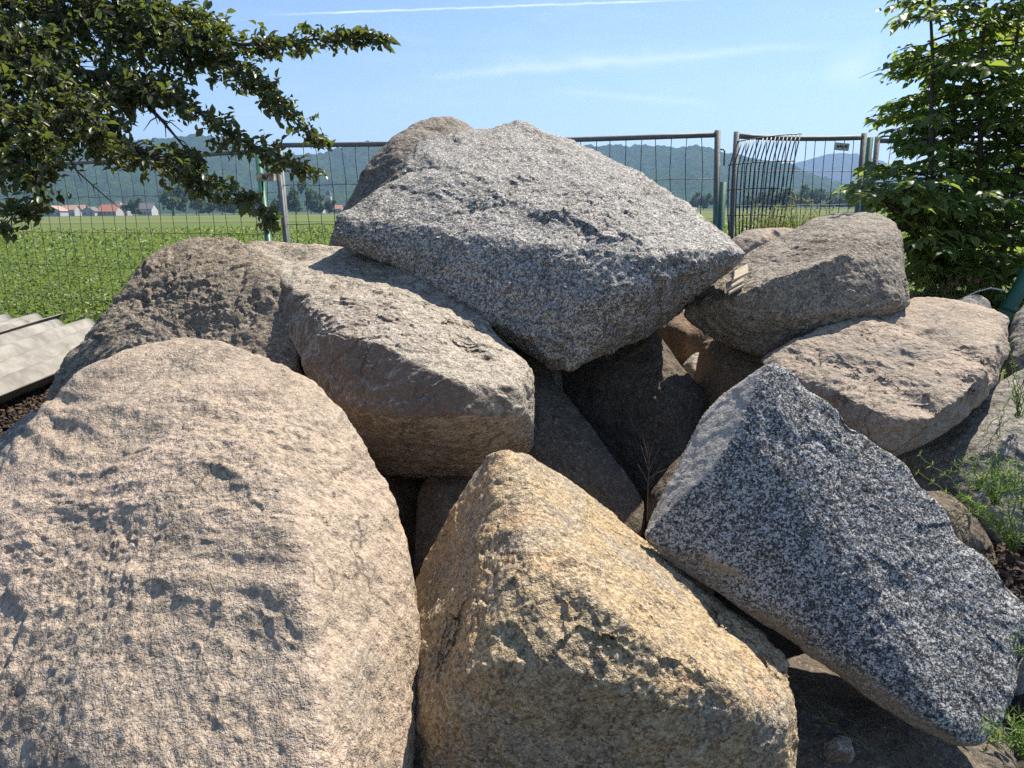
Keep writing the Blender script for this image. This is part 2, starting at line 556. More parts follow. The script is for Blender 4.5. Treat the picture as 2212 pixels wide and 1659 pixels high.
def leaf_mat(name, c1, c2, trans=0.4, tcol=(.2, .3, .03), rough=0.45, isl=True):
    m, t = new_mat(name)
    rnd = t.n('ShaderNodeNewGeometry').outputs['Random Per Island']
    orn = t.n('ShaderNodeObjectInfo').outputs['Random']
    rv = t.math('FRACT', t.math('ADD', rnd, orn))
    col = t.mix(rv, c1, c2)
    hs = t.n('ShaderNodeHueSaturation', {'Color': col, 'Hue': t.math('MULTIPLY_ADD', t.math('FRACT', t.math('MULTIPLY', rv, 7.3)), 0.03, 0.485), 'Value': t.math('MULTIPLY_ADD', t.math('FRACT', t.math('MULTIPLY', rv, 13.7)), 0.6, 0.7)})
    b = t.n('ShaderNodeBsdfPrincipled', {'Base Color': hs.outputs[0], 'Roughness': rough})
    b.inputs['Specular IOR Level'].default_value = 0.35
    tr = t.n('ShaderNodeBsdfTranslucent', {'Color': tcol})
    mx = t.n('ShaderNodeMixShader', {0: trans, 1: b, 2: tr})
    t.n('ShaderNodeOutputMaterial', {'Surface': mx})
    return m


M = {}
M['pink'] = rock_mat('rock_pink_beige', (.43, .338, .25), (.39, .312, .232), (.255, .208, .157), speck=(240, .45), dark=(.10, .08, .065), light=(.56, .47, .39), frac=(.30, .70),
                     patch=((.48, .365, .28), 3.0, .50, .60, .7), patch2=((.27, .23, .185), 4.5, .52, .66, .65), bump=1.0, seed=1,
                     stain=((.19, .15, .115), (2.6, 2.6, .55), 3.0, .51, .66, .65), crack=(2.2, .014))
M['brown_rough'] = rock_mat('rock_brown_rough', (.29, .24, .185), (.24, .20, .155), (.15, .125, .10), speck=(230, .55), dark=(.035, .03, .026), light=(.46, .41, .34), frac=(.33, .74), bump=1.5, seed=2)
M['tan'] = rock_mat('rock_tan_grey', (.44, .385, .31), (.39, .34, .27), (.26, .215, .165), speck=(230, .55), dark=(.06, .05, .045), light=(.62, .57, .50), frac=(.32, .72),
                    patch=((.19, .145, .11), 3.0, .55, .66, .6), tint=[((-.2, -.95, .1), (.155, .11, .082), .60, .82, .9)], bump=1.2, seed=3, stretch=(1, 1, 1.7), crack=(3.0, .02))  # front tint: brown face colour, deepened for shading contrast
M['granite'] = rock_mat('rock_grey_granite', (.33, .315, .285), (.27, .255, .235), (.19, .18, .168), speck=(270, .8), dark=(.045, .045, .047), light=(.62, .59, .545), frac=(.38, .66),
                        patch=((.22, .195, .155), 2.4, .5, .66, .65), bump=1.1, seed=4, grain=1.4, stain=((.13, .11, .085), (2.2, 2.2, .7), 2.2, .54, .70, .5))
M['blue_granite'] = rock_mat('rock_blue_granite', (.19, .188, .183), (.158, .156, .153), (.13, .129, .128), speck=(320, .95), dark=(.03, .031, .034), light=(.46, .46, .45), frac=(.41, .65),
                             patch=((.27, .245, .20), 3.2, .58, .70, .55), patch2=((.40, .40, .40), 5.0, .60, .70, .5), bump=0.55, seed=5, grain=1.2,
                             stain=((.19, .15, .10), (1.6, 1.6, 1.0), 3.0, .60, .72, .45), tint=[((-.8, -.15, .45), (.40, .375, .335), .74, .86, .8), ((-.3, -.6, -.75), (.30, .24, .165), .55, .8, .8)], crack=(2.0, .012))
M['grey_brown'] = rock_mat('rock_grey_brown', (.30, .26, .205), (.24, .205, .165), (.14, .12, .095), speck=(240, .6), dark=(.035, .03, .026), light=(.50, .47, .42), frac=(.33, .72),
                           patch=((.12, .095, .075), 3.6, .52, .64, .75), bump=1.2, seed=6, crack=(2.6, .016))
M['beige_pink'] = rock_mat('rock_beige_pink', (.42, .335, .26), (.36, .29, .225), (.26, .205, .16), speck=(240, .45), dark=(.085, .07, .057), light=(.52, .45, .38), frac=(.30, .74),
                           patch=((.26, .225, .185), 3.4, .5, .62, .75), bump=1.2, seed=7, crack=(2.4, .014))
M['yellow'] = rock_mat('rock_yellow_granite', (.42, .31, .17), (.365, .28, .17), (.26, .20, .13), speck=(240, .58), dark=(.055, .045, .036), light=(.62, .51, .36), frac=(.32, .70),
                       patch=((.24, .215, .18), 3.4, .5, .62, .75), patch2=((.46, .285, .14), 4.6, .54, .66, .65), bump=1.2, seed=8, crack=(3.0, .016))
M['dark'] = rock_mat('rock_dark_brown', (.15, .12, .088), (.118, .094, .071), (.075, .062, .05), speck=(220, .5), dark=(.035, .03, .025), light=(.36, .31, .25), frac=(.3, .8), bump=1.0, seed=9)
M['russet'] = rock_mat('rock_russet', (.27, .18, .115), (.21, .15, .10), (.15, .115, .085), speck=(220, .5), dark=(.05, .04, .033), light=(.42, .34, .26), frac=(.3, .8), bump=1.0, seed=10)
M['pale'] = rock_mat('rock_pale_grey', (.28, .255, .22), (.225, .21, .18), (.16, .148, .125), speck=(160, .5), dark=(.07, .065, .06), light=(.52, .50, .46), frac=(.3, .76), bump=1.0, seed=11)

# ------------------------------------------------------------------ the pile of boulders
GRP = 'boulders heaped in the pile'
boulder('boulder', 'huge rounded pinkish beige boulder filling the lower left corner', M['pink'],
        [(-150, 1250, 1.62), (-60, 1080, 1.72), (55, 955, 1.85), (95, 875, 1.95), (160, 805, 2.05), (250, 755, 2.12), (340, 735, 2.17), (430, 727, 2.18), (500, 738, 2.15),
         (580, 772, 2.1), (660, 813, 2.03), (720, 858, 1.97), (780, 940, 1.92), (832, 1040, 1.85), (870, 1140, 1.78), (894, 1280, 1.68), (897, 1400, 1.61), (890, 1540, 1.54), (888, 1700, 1.48), (870, 2000, 1.4),
         (-200, 1500, 1.42), (-220, 1850, 1.3),
         (400, 890, 1.82), (240, 900, 1.85), (560, 890, 1.83), (600, 985, 1.64), (640, 1120, 1.49), (665, 1300, 1.345), (690, 1500, 1.23), (700, 1750, 1.13), (420, 1000, 1.64), (400, 1150, 1.49), (150, 1200, 1.54), (130, 1350, 1.42), (120, 1500, 1.32), (100, 1850, 1.18), (680, 1950, 1.06),
         (100, 1100, 2.4), (700, 1150, 2.35), (420, 870, 2.45)],
        drop=[(-100, 1850, 1.35), (430, 1700, 1.2), (820, 1850, 1.4), (100, 1100, 2.3), (700, 1150, 2.3)], n=110, p=70, smooth=20, sig=.22,
        disp=[('fbm', 2.6, .018), ('ridge', 2.8, .019, (.7, .7, 4.4), lambda q: np.clip((q[:, 2] - .72) / .2, 0, 1)), ('ridge', 3.0, .009, (2.2, 2.2, .7), lambda q: np.clip((1.0 - q[:, 2]) / .2, 0, 1)),
              ('fbm', 7, .006), ('chip', 8, .003, (1, 1, 1.3)), ('ridge', 16, .0025), ('fbm', 24, .003), ('fine', 44, .004)],
        dents=[((640, 1180, 1.5), .035, -.010, (700, 1400, 1.38)), ((700, 1400, 1.38), .035, -.010, (800, 1560, 1.38)), ((600, 1330, 1.4), .12, -.010, (480, 1420, 1.26)),
               ((330, 1280, 1.4), .07, -.006, (420, 1420, 1.3)), ((300, 930, 1.83), .035, -.010, (560, 920, 1.83)), ((420, 885, 1.85), .03, -.008, (640, 960, 1.8))], seed=1)
boulder('boulder', 'yellowish pyramid shaped boulder with a sharp peak, lower centre of the pile', M['yellow'],
        [(1052, 985, 1.91), (1090, 977, 1.85), (1142, 982, 1.95), (1200, 1016, 2.02), (1270, 1076, 2.02), (1340, 1126, 1.99), (1394, 1167, 1.95), (1447, 1210, 1.9), (1560, 1300, 1.84), (1657, 1376, 1.76), (1706, 1424, 1.70), (1723, 1490, 1.62), (1711, 1600, 1.54), (1706, 1760, 1.48),
         (1016, 1040, 2.0), (982, 1112, 2.0), (935, 1190, 1.98), (896, 1260, 1.93), (886, 1400, 1.72), (883, 1600, 1.56), (890, 1760, 1.52),
         (1096, 1080, 1.69), (1110, 1165, 1.55), (1138, 1225, 1.46), (1215, 1272, 1.40), (1300, 1305, 1.365), (1400, 1385, 1.35), (1560, 1475, 1.365), (1630, 1520, 1.39), (1695, 1570, 1.45),
         (1190, 1430, 1.312), (1000, 1460, 1.375), (1420, 1520, 1.312), (1060, 1600, 1.39), (1420, 1700, 1.38), (1150, 1800, 1.50), (1500, 1800, 1.48),
         (1150, 1200, 2.3), (1500, 1420, 2.15), (960, 1400, 2.05)],
        drop=[(900, 1760, 1.5), (1700, 1760, 1.5), (1150, 1200, 2.2), (1500, 1420, 2.15)], n=107, p=200, smooth=3, sig=.13, chips=(14, .015),
        disp=[('fbm', 3.0, .012), ('step', 2.8, .010, (1, 1, 1.5)), ('chip', 5, .007), ('ridge', 9, .004), ('chip', 15, .004), ('fbm', 30, .004), ('fine', 60, .0032)],
        dents=[((1235, 1320, 1.38), .035, -.020, (1010, 1490, 1.40)), ((1060, 1290, 1.6), .06, -.022, (960, 1400, 1.55)), ((1300, 1400, 1.36), .05, -.014, (1250, 1560, 1.37)), ((1550, 1345, 1.72), .085, -.045, (1660, 1430, 1.64))], seed=2)
boulder('boulder', 'blue grey salt and pepper granite slab tilted at the lower right', M['blue_granite'],
        [(1645, 792, 2.17), (1668, 783, 2.17), (1695, 790, 2.18), (1725, 812, 2.17), (1792, 868, 2.14), (1835, 918, 2.12), (1885, 960, 2.10), (1952, 1000, 2.06), (2005, 1060, 2.03), (2052, 1110, 1.99), (2105, 1180, 1.94), (2165, 1240, 1.89), (2230, 1310, 1.83), (2250, 1420, 1.76), (2195, 1500, 1.64), (2165, 1570, 1.53), (2118, 1606, 1.49), (2075, 1610, 1.50),
         (2000, 1572, 1.57), (1900, 1520, 1.66), (1800, 1442, 1.76), (1700, 1372, 1.84), (1600, 1312, 1.92), (1520, 1262, 1.98), (1440, 1212, 2.02), (1388, 1162, 2.05),
         (1408, 1110, 2.16), (1468, 1020, 2.27), (1490, 955, 2.31), (1520, 890, 2.33), (1560, 850, 2.33), (1618, 830, 2.30),
         (1640, 835, 2.10), (1604, 910, 2.03), (1592, 1000, 1.97), (1560, 1100, 1.92), (1528, 1190, 1.90), (1600, 1255, 1.86), (1700, 1325, 1.76), (1800, 1395, 1.68), (1950, 1500, 1.56), (2060, 1580, 1.48),
         (1850, 1150, 1.83), (2000, 1350, 1.69),
         (1750, 1000, 2.6), (2100, 1250, 2.4), (2000, 1500, 2.2), (1600, 1150, 2.4)],
        squash=(1.80, .40), shift=-.07, n=107, p=240, smooth=2, sig=.10, chips=(10, .010),
        disp=[('fbm', 3.0, .008), ('step', 2.2, .006), ('chip', 6, .003), ('ridge', 7, .002), ('chip', 18, .002), ('fine', 40, .002)],
        dents=[((1600, 838, 2.0), .045, -.035), ((1835, 918, 1.86), .04, -.018), ((1985, 1040, 1.84), .035, -.016), ((2080, 1150, 1.8), .05, -.02), ((2190, 1275, 1.76), .05, -.02), ((1745, 832, 1.88), .03, -.014), ((2230, 1440, 1.7), .06, -.03)], seed=3)
boulder('boulder', 'largest grey granite boulder with a broad sloping top, crowning the pile', M['granite'],
        [(715, 500, 3.02), (725, 470, 3.05), (841, 396, 3.18), (880, 372, 3.3), (895, 340, 3.5), (900, 305, 3.75), (940, 293, 3.85), (1030, 273, 3.98), (1075, 284, 4.0), (1120, 263, 4.05), (1152, 278, 4.05), (1262, 310, 3.95), (1330, 348, 3.8), (1400, 390, 3.65), (1500, 450, 3.42), (1562, 500, 3.18), (1614, 546, 2.88),
         (1005, 372, 3.20), (1048, 398, 3.10), (1121, 448, 2.95), (1164, 484, 2.87), (1220, 491, 2.84), (1314, 529, 2.70), (1423, 556, 2.58), (1486, 541, 2.67),
         (730, 530, 3.06), (770, 541, 3.03), (830, 546, 2.97), (880, 563, 2.92), (930, 590, 2.87), (980, 611, 2.83), (1020, 642, 2.79), (1050, 680, 2.76), (1090, 702, 2.73), (1150, 742, 2.70), (1200, 776, 2.69), (1240, 790, 2.70), (1290, 773, 2.78), (1330, 748, 2.92), (1400, 714, 3.1), (1450, 692, 3.2), (1472, 670, 3.22), (1512, 620, 3.18), (1592, 570, 3.0),
         (1250, 650, 2.62), (1327, 714, 2.64), (1365, 656, 2.59), (1402, 612, 2.56),
         (1100, 520, 4.1), (1400, 560, 3.9), (900, 500, 3.8), (1250, 700, 3.6)],
        n=107, p=220, smooth=3, sig=.09, chips=(6, .01),
        disp=[('fbm', 1.6, .014), ('step', 1.9, .010), ('chip', 3.2, .007), ('ridge', 5, .009, (1.6, .8, 2.0)), ('chip', 11, .009, (1.3, .7, 1.6)), ('fbm', 20, .006), ('fine', 40, .0045)],
        lobes=[lambda x, y, d: x > 885 or y > 535, lambda x, y, d: y > 366], shift=-.18,
        dents=[((1122, 266, 3.86), .15, .022), ((1070, 283, 3.82), .07, -.015), ((1040, 350, 3.4), .06, -.02), ((1200, 400, 3.22), .05, -.012), ((1400, 470, 2.95), .05, -.012)], seed=4)
boulder('boulder', 'brown rounded boulder peeking out behind the largest grey boulder', M['grey_brown'],
        [(698, 545, 3.95), (718, 490, 3.95), (758, 420, 3.97), (800, 350, 4.0), (850, 298, 4.05), (900, 264, 4.15), (960, 251, 4.25), (1000, 258, 4.28), (1040, 285, 4.3), (1120, 340, 4.3), (1150, 600, 4.3), (720, 620, 3.95),
         (880, 380, 3.75), (860, 520, 3.65), (820, 620, 3.7), (900, 400, 4.9), (1000, 350, 4.9), (850, 560, 4.9)],
        drop=[(760, 620, 3.9), (1100, 600, 4.2), (900, 500, 4.8)], n=55, p=72, smooth=16, sig=.2,
        disp=[('fbm', 2.2, .03), ('ridge', 5, .016), ('fbm', 14, .010), ('fine', 34, .004)], seed=5)
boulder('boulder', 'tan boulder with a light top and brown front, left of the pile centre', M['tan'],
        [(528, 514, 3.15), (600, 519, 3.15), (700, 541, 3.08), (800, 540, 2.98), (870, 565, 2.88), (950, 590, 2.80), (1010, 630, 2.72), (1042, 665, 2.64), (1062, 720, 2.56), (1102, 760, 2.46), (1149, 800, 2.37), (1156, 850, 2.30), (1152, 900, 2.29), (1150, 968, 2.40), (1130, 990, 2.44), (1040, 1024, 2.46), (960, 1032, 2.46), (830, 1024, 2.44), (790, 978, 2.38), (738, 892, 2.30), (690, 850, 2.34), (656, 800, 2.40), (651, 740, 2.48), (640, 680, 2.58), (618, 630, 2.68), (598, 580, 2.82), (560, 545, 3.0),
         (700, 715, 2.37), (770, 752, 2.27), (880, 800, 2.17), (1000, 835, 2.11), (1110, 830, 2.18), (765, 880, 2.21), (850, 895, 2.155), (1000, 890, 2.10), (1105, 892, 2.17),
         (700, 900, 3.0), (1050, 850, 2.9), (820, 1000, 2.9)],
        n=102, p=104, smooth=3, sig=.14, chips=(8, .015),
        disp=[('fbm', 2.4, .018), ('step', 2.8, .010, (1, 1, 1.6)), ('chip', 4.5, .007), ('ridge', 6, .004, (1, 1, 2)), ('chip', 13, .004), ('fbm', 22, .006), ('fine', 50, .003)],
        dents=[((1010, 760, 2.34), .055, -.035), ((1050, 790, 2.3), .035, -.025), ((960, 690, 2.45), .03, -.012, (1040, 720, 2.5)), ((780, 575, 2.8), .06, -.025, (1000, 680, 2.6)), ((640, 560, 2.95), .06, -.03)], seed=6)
boulder('boulder', 'dark brown rough boulder behind the huge rounded one, left of the tan boulder', M['brown_rough'],
        [(95, 860, 2.55), (140, 800, 2.58), (200, 713, 2.68), (268, 620, 2.82), (298, 570, 2.9), (350, 529, 3.0), (430, 506, 3.05), (500, 512, 3.05), (545, 524, 3.0), (588, 555, 2.9), (612, 600, 2.8), (632, 660, 2.7), (648, 720, 2.6), (656, 805, 2.5), (655, 900, 2.42),
         (400, 570, 2.82), (540, 580, 2.78), (330, 640, 2.75), (420, 720, 2.64), (570, 720, 2.60), (300, 800, 2.54), (600, 830, 2.52), (400, 950, 2.35), (150, 950, 2.4),
         (300, 800, 3.3), (600, 800, 3.3), (450, 600, 3.35)],
        drop=[(150, 950, 2.5), (620, 950, 2.5), (350, 800, 3.2)], n=82, p=70, smooth=20, sig=.18,
        disp=[('fbm', 2.6, .02), ('chip', 4.5, .006), ('ridge', 6, .007), ('chip', 16, .007), ('fbm', 24, .009), ('fine', 48, .0055)], seed=7)
boulder('boulder', 'grey brown block with wood scraps on its sloping top, upper right', M['grey_brown'],
        [(1475, 682, 3.02), (1484, 655, 3.02), (1505, 632, 3.02), (1560, 590, 3.08), (1610, 550, 3.2), (1660, 520, 3.3), (1720, 490, 3.4), (1770, 467, 3.5), (1830, 462, 3.55), (1865, 469, 3.55), (1890, 462, 3.5), (1932, 474, 3.34), (1944, 495, 3.22), (1950, 530, 3.12), (1958, 590, 3.02), (1963, 660, 2.97), (1900, 690, 3.0), (1850, 704, 3.0), (1770, 742, 3.0), (1700, 767, 3.0), (1640, 774, 3.0), (1570, 748, 3.02), (1500, 708, 3.03),
         (1590, 640, 2.83), (1640, 615, 2.82), (1700, 592, 2.83), (1790, 560, 2.88), (1880, 512, 3.08), (1600, 690, 2.86), (1720, 680, 2.84), (1850, 640, 2.90), (1930, 570, 3.0),
         (1650, 640, 3.6), (1900, 600, 3.7), (1800, 680, 3.5)],
        shift=-.10, n=76, p=136, smooth=3, sig=.13, chips=(8, .015),
        disp=[('fbm', 2.4, .016), ('step', 2.8, .010), ('chip', 4.5, .006), ('ridge', 6, .006), ('chip', 14, .005), ('fbm', 24, .006), ('fine', 48, .003)], seed=8)
boulder('boulder', 'pinkish beige boulder with slanting grooves across its top, right side of the pile', M['beige_pink'],
        [(1648, 787, 2.65), (1700, 748, 2.70), (1760, 713, 2.77), (1830, 680, 2.86), (1900, 667, 2.95), (1965, 650, 3.05), (1985, 632, 3.12), (2060, 648, 3.1), (2130, 656, 3.02), (2182, 680, 2.92), (2189, 740, 2.80), (2150, 832, 2.56), (2080, 902, 2.40), (2000, 962, 2.30), (1940, 987, 2.26), (1890, 964, 2.27), (1850, 932, 2.31), (1800, 882, 2.40), (1740, 842, 2.50),
         (1860, 870, 2.30), (1930, 905, 2.22), (2005, 905, 2.22), (2120, 810, 2.40), (1780, 815, 2.46), (1950, 780, 2.55), (2060, 720, 2.75),
         (1800, 800, 3.1), (2050, 800, 3.1), (1950, 900, 2.9)],
        n=84, p=88, smooth=5, sig=.14,
        disp=[('fbm', 2.4, .016), ('ridge', 5, .008, (1, 1, 2)), ('chip', 6, .005), ('chip', 16, .004), ('fbm', 22, .006), ('fine', 50, .0035)],
        dents=[((1790, 790, 2.58), .05, -.034, (2010, 890, 2.28)), ((1950, 700, 2.8), .055, -.026, (2150, 780, 2.5)), ((1870, 740, 2.72), .045, -.028, (2090, 840, 2.38)), ((2020, 665, 3.0), .04, -.012, (2180, 725, 2.8))], seed=9)
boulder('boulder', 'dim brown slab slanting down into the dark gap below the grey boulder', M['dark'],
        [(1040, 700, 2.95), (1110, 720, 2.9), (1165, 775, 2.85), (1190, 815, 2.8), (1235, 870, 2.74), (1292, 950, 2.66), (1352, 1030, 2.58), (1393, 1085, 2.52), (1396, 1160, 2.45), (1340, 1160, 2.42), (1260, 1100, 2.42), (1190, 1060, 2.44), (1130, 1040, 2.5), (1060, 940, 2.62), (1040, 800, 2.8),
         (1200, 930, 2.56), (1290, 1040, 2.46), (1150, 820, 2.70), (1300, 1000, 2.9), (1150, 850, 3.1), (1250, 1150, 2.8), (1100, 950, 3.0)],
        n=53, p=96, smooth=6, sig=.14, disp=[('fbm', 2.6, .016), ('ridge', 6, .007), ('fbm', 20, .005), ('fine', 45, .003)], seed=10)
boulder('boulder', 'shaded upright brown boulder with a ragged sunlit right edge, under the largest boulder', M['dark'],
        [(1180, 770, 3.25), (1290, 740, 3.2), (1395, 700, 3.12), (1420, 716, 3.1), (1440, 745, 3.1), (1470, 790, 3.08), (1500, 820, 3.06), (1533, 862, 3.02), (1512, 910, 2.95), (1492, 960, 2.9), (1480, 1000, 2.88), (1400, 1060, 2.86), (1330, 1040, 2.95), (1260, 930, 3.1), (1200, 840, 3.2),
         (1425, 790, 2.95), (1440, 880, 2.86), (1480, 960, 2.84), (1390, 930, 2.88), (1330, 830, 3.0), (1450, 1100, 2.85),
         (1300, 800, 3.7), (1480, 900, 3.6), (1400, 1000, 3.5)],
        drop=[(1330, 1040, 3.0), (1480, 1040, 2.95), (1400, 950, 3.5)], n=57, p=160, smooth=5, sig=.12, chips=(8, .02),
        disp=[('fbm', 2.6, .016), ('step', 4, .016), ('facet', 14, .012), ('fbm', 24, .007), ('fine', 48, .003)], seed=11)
boulder('boulder', 'russet boulder in shade between the largest boulder and the upper right block', M['russet'],
        [(1405, 700, 3.75), (1440, 680, 3.7), (1500, 670, 3.7), (1540, 700, 3.65), (1525, 735, 3.6), (1490, 775, 3.6), (1450, 770, 3.62), (1420, 735, 3.68), (1480, 720, 3.52), (1480, 720, 4.1), (1440, 800, 4.0), (1540, 800, 3.9)],
        drop=[(1440, 770, 3.7), (1540, 760, 3.7), (1480, 720, 4.1)], n=34, p=70, smooth=8, disp=[('fbm', 4, .02), ('fbm', 16, .007), ('fine', 45, .003)], seed=12)
boulder('boulder', 'brown boulder leaning beneath the upper right block', M['russet'],
        [(1516, 732, 3.22), (1500, 780, 3.2), (1500, 840, 3.15), (1530, 880, 3.05), (1600, 890, 2.95), (1660, 860, 2.9), (1690, 800, 2.92), (1660, 760, 3.0), (1580, 735, 3.12), (1560, 800, 2.98), (1600, 820, 2.92), (1600, 800, 3.5)],
        drop=[(1530, 860, 3.1), (1660, 850, 3.0), (1600, 800, 3.4)], n=44, p=72, smooth=16, disp=[('fbm', 3, .02), ('ridge', 8, .008), ('fbm', 20, .006), ('fine', 45, .003)], seed=13)
boulder('boulder', 'small pale stone wedged beside the ragged edged upright boulder', M['tan'],
        [(1470, 790, 3.5), (1500, 765, 3.5), (1530, 760, 3.5), (1545, 800, 3.45), (1510, 850, 3.4), (1480, 830, 3.42), (1505, 800, 3.32), (1510, 800, 3.7)],
        drop=[(1480, 820, 3.45), (1540, 820, 3.45), (1510, 800, 3.65)], n=26, p=70, smooth=8, disp=[('fbm', 5, .012), ('fbm', 20, .005)], seed=14)
boulder('boulder', 'thin tan stone lit in a sliver below the largest boulder', M['tan'],
        [(1135, 720, 3.15), (1150, 742, 3.12), (1180, 770, 3.1), (1195, 810, 3.06), (1205, 850, 3.05), (1225, 860, 3.1), (1215, 800, 3.2), (1190, 740, 3.3), (1140, 700, 3.3), (1200, 820, 3.5)],
        n=26, p=70, smooth=20, disp=[('fbm', 5, .012), ('fbm', 20, .005)], seed=15)
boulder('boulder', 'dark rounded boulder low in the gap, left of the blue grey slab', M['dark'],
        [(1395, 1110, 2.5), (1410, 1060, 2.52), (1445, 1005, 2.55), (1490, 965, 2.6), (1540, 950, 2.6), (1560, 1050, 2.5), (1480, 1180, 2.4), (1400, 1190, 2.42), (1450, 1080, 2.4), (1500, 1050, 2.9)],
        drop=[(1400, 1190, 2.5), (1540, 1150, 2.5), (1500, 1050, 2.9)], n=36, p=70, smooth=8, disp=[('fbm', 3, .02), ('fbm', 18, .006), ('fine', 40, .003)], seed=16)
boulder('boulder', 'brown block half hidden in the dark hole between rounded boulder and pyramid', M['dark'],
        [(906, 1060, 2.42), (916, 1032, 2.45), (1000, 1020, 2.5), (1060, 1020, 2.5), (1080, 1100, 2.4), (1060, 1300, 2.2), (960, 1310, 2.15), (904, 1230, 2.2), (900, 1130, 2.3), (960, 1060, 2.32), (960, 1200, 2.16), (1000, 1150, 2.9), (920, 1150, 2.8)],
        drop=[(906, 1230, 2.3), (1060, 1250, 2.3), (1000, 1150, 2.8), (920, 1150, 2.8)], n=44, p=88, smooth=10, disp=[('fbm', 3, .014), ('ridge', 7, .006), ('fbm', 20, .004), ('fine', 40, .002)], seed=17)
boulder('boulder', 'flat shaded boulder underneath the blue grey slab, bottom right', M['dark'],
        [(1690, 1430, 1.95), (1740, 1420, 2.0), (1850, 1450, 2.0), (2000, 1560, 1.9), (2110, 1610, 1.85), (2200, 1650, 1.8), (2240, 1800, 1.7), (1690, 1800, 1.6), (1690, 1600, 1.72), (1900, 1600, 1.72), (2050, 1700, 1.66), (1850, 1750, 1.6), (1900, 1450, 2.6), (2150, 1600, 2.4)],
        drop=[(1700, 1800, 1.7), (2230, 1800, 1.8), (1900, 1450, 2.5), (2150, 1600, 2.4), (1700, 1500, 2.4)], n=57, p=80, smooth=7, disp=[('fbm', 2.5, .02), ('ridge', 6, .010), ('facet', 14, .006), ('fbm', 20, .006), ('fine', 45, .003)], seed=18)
boulder('boulder', 'pale grey boulder overgrown with cleavers at the right edge', M['pale'],
        [(1945, 990, 2.55), (2000, 960, 2.58), (2080, 905, 2.6), (2150, 840, 2.65), (2190, 800, 2.7), (2300, 760, 2.75), (2400, 900, 2.6), (2380, 1120, 2.3), (2230, 1180, 2.2), (2140, 1120, 2.25), (2080, 1070, 2.35), (2000, 1030, 2.45), (2120, 980, 2.38), (2230, 980, 2.32), (2250, 900, 3.2), (2050, 1000, 3.0), (2350, 1100, 2.9)],
        drop=[(2000, 1030, 2.6), (2230, 1180, 2.3), (2380, 1120, 2.4), (2250, 900, 3.1), (2050, 1000, 2.9)], n=63, p=72, smooth=16, disp=[('fbm', 2.5, .02), ('ridge', 5, .012), ('facet', 14, .006), ('fbm', 20, .007), ('fine', 45, .003)], seed=19)
boulder('boulder', 'narrow dark boulder just behind the upper edge of the blue grey slab', M['dark'],
        [(1960, 1020, 2.3), (2010, 1045, 2.3), (2070, 1080, 2.28), (2120, 1130, 2.24), (2152, 1185, 2.2), (2160, 1240, 2.15), (2100, 1290, 2.05), (2000, 1180, 2.15), (1940, 1080, 2.25), (2060, 1120, 2.15), (2050, 1200, 2.6)],
        drop=[(1960, 1080, 2.4), (2150, 1230, 2.25), (2050, 1200, 2.6)], n=44, p=70, smooth=20, disp=[('fbm', 3, .016), ('ridge', 8, .008), ('fbm', 20, .006), ('fine', 45, .003)], seed=20)
boulder('boulder', 'light speckled boulder cut by the right edge, beside the grooved boulder', M['pale'],
        [(2188, 690, 3.3), (2210, 660, 3.3), (2300, 640, 3.3), (2400, 700, 3.2), (2400, 850, 3.0), (2250, 860, 2.95), (2186, 800, 3.05), (2185, 740, 3.15), (2260, 740, 3.0), (2300, 750, 3.6)],
        drop=[(2190, 800, 3.1), (2380, 850, 3.1), (2300, 750, 3.6)], n=44, p=80, smooth=7, disp=[('fbm', 3, .02), ('ridge', 7, .010), ('fbm', 20, .006), ('fine', 45, .003)], seed=21)
boulder('boulder', 'small whitish stone tip behind the grooved boulder, below the leafy tree', M['pale'],
        [(2050, 655, 3.4), (2080, 640, 3.4), (2110, 631, 3.4), (2128, 640, 3.4), (2140, 665, 3.35), (2090, 690, 3.3), (2090, 660, 3.6), (2090, 700, 3.5)],
        drop=[(2060, 670, 3.4), (2135, 670, 3.4), (2090, 660, 3.6)], n=30, p=96, smooth=6, disp=[('fbm', 5, .015), ('ridge', 10, .008), ('fbm', 22, .005)], seed=22)
boulder('boulder', 'low reddish stone behind, between largest boulder and upper right block', M['beige_pink'],
        [(1578, 520, 4.1), (1600, 508, 4.15), (1650, 496, 4.2), (1700, 490, 4.2), (1740, 500, 4.2), (1760, 560, 4.1), (1600, 580, 4.0), (1560, 560, 4.05), (1650, 520, 4.0), (1650, 560, 4.7)],
        drop=[(1570, 560, 4.1), (1750, 550, 4.1), (1650, 550, 4.7)], n=40, p=70, smooth=8, disp=[('fbm', 3, .025), ('ridge', 8, .012), ('fbm', 20, .006)], seed=23)
boulder('boulder', 'grey speckled boulder behind the huge rounded one at the left edge', M['pale'],
        [(-120, 1000, 2.3), (-40, 985, 2.35), (30, 935, 2.4), (85, 880, 2.45), (120, 900, 2.4), (150, 1000, 2.3), (80, 1100, 2.15), (-100, 1150, 2.1), (0, 1030, 2.2), (0, 1000, 2.8)],
        drop=[(-110, 1050, 2.3), (120, 1000, 2.4), (0, 1000, 2.8)], n=52, p=70, smooth=20, disp=[('fbm', 3, .02), ('ridge', 7, .010), ('facet', 16, .006), ('fbm', 22, .006), ('fine', 45, .003)], seed=24)
boulder('boulder', 'added filler boulder in the middle of the pile behind the gap', M['dark'],  # unseen filler, added to block light from behind the gap
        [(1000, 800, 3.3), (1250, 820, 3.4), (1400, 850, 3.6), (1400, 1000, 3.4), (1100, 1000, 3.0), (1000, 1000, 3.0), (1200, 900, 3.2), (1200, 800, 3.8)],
        drop=[(950, 950, 3.0), (1400, 950, 3.3), (1200, 800, 3.9)], n=30, p=70, smooth=8, disp=[('fbm', 3, .03), ('fbm', 14, .01)], seed=25)
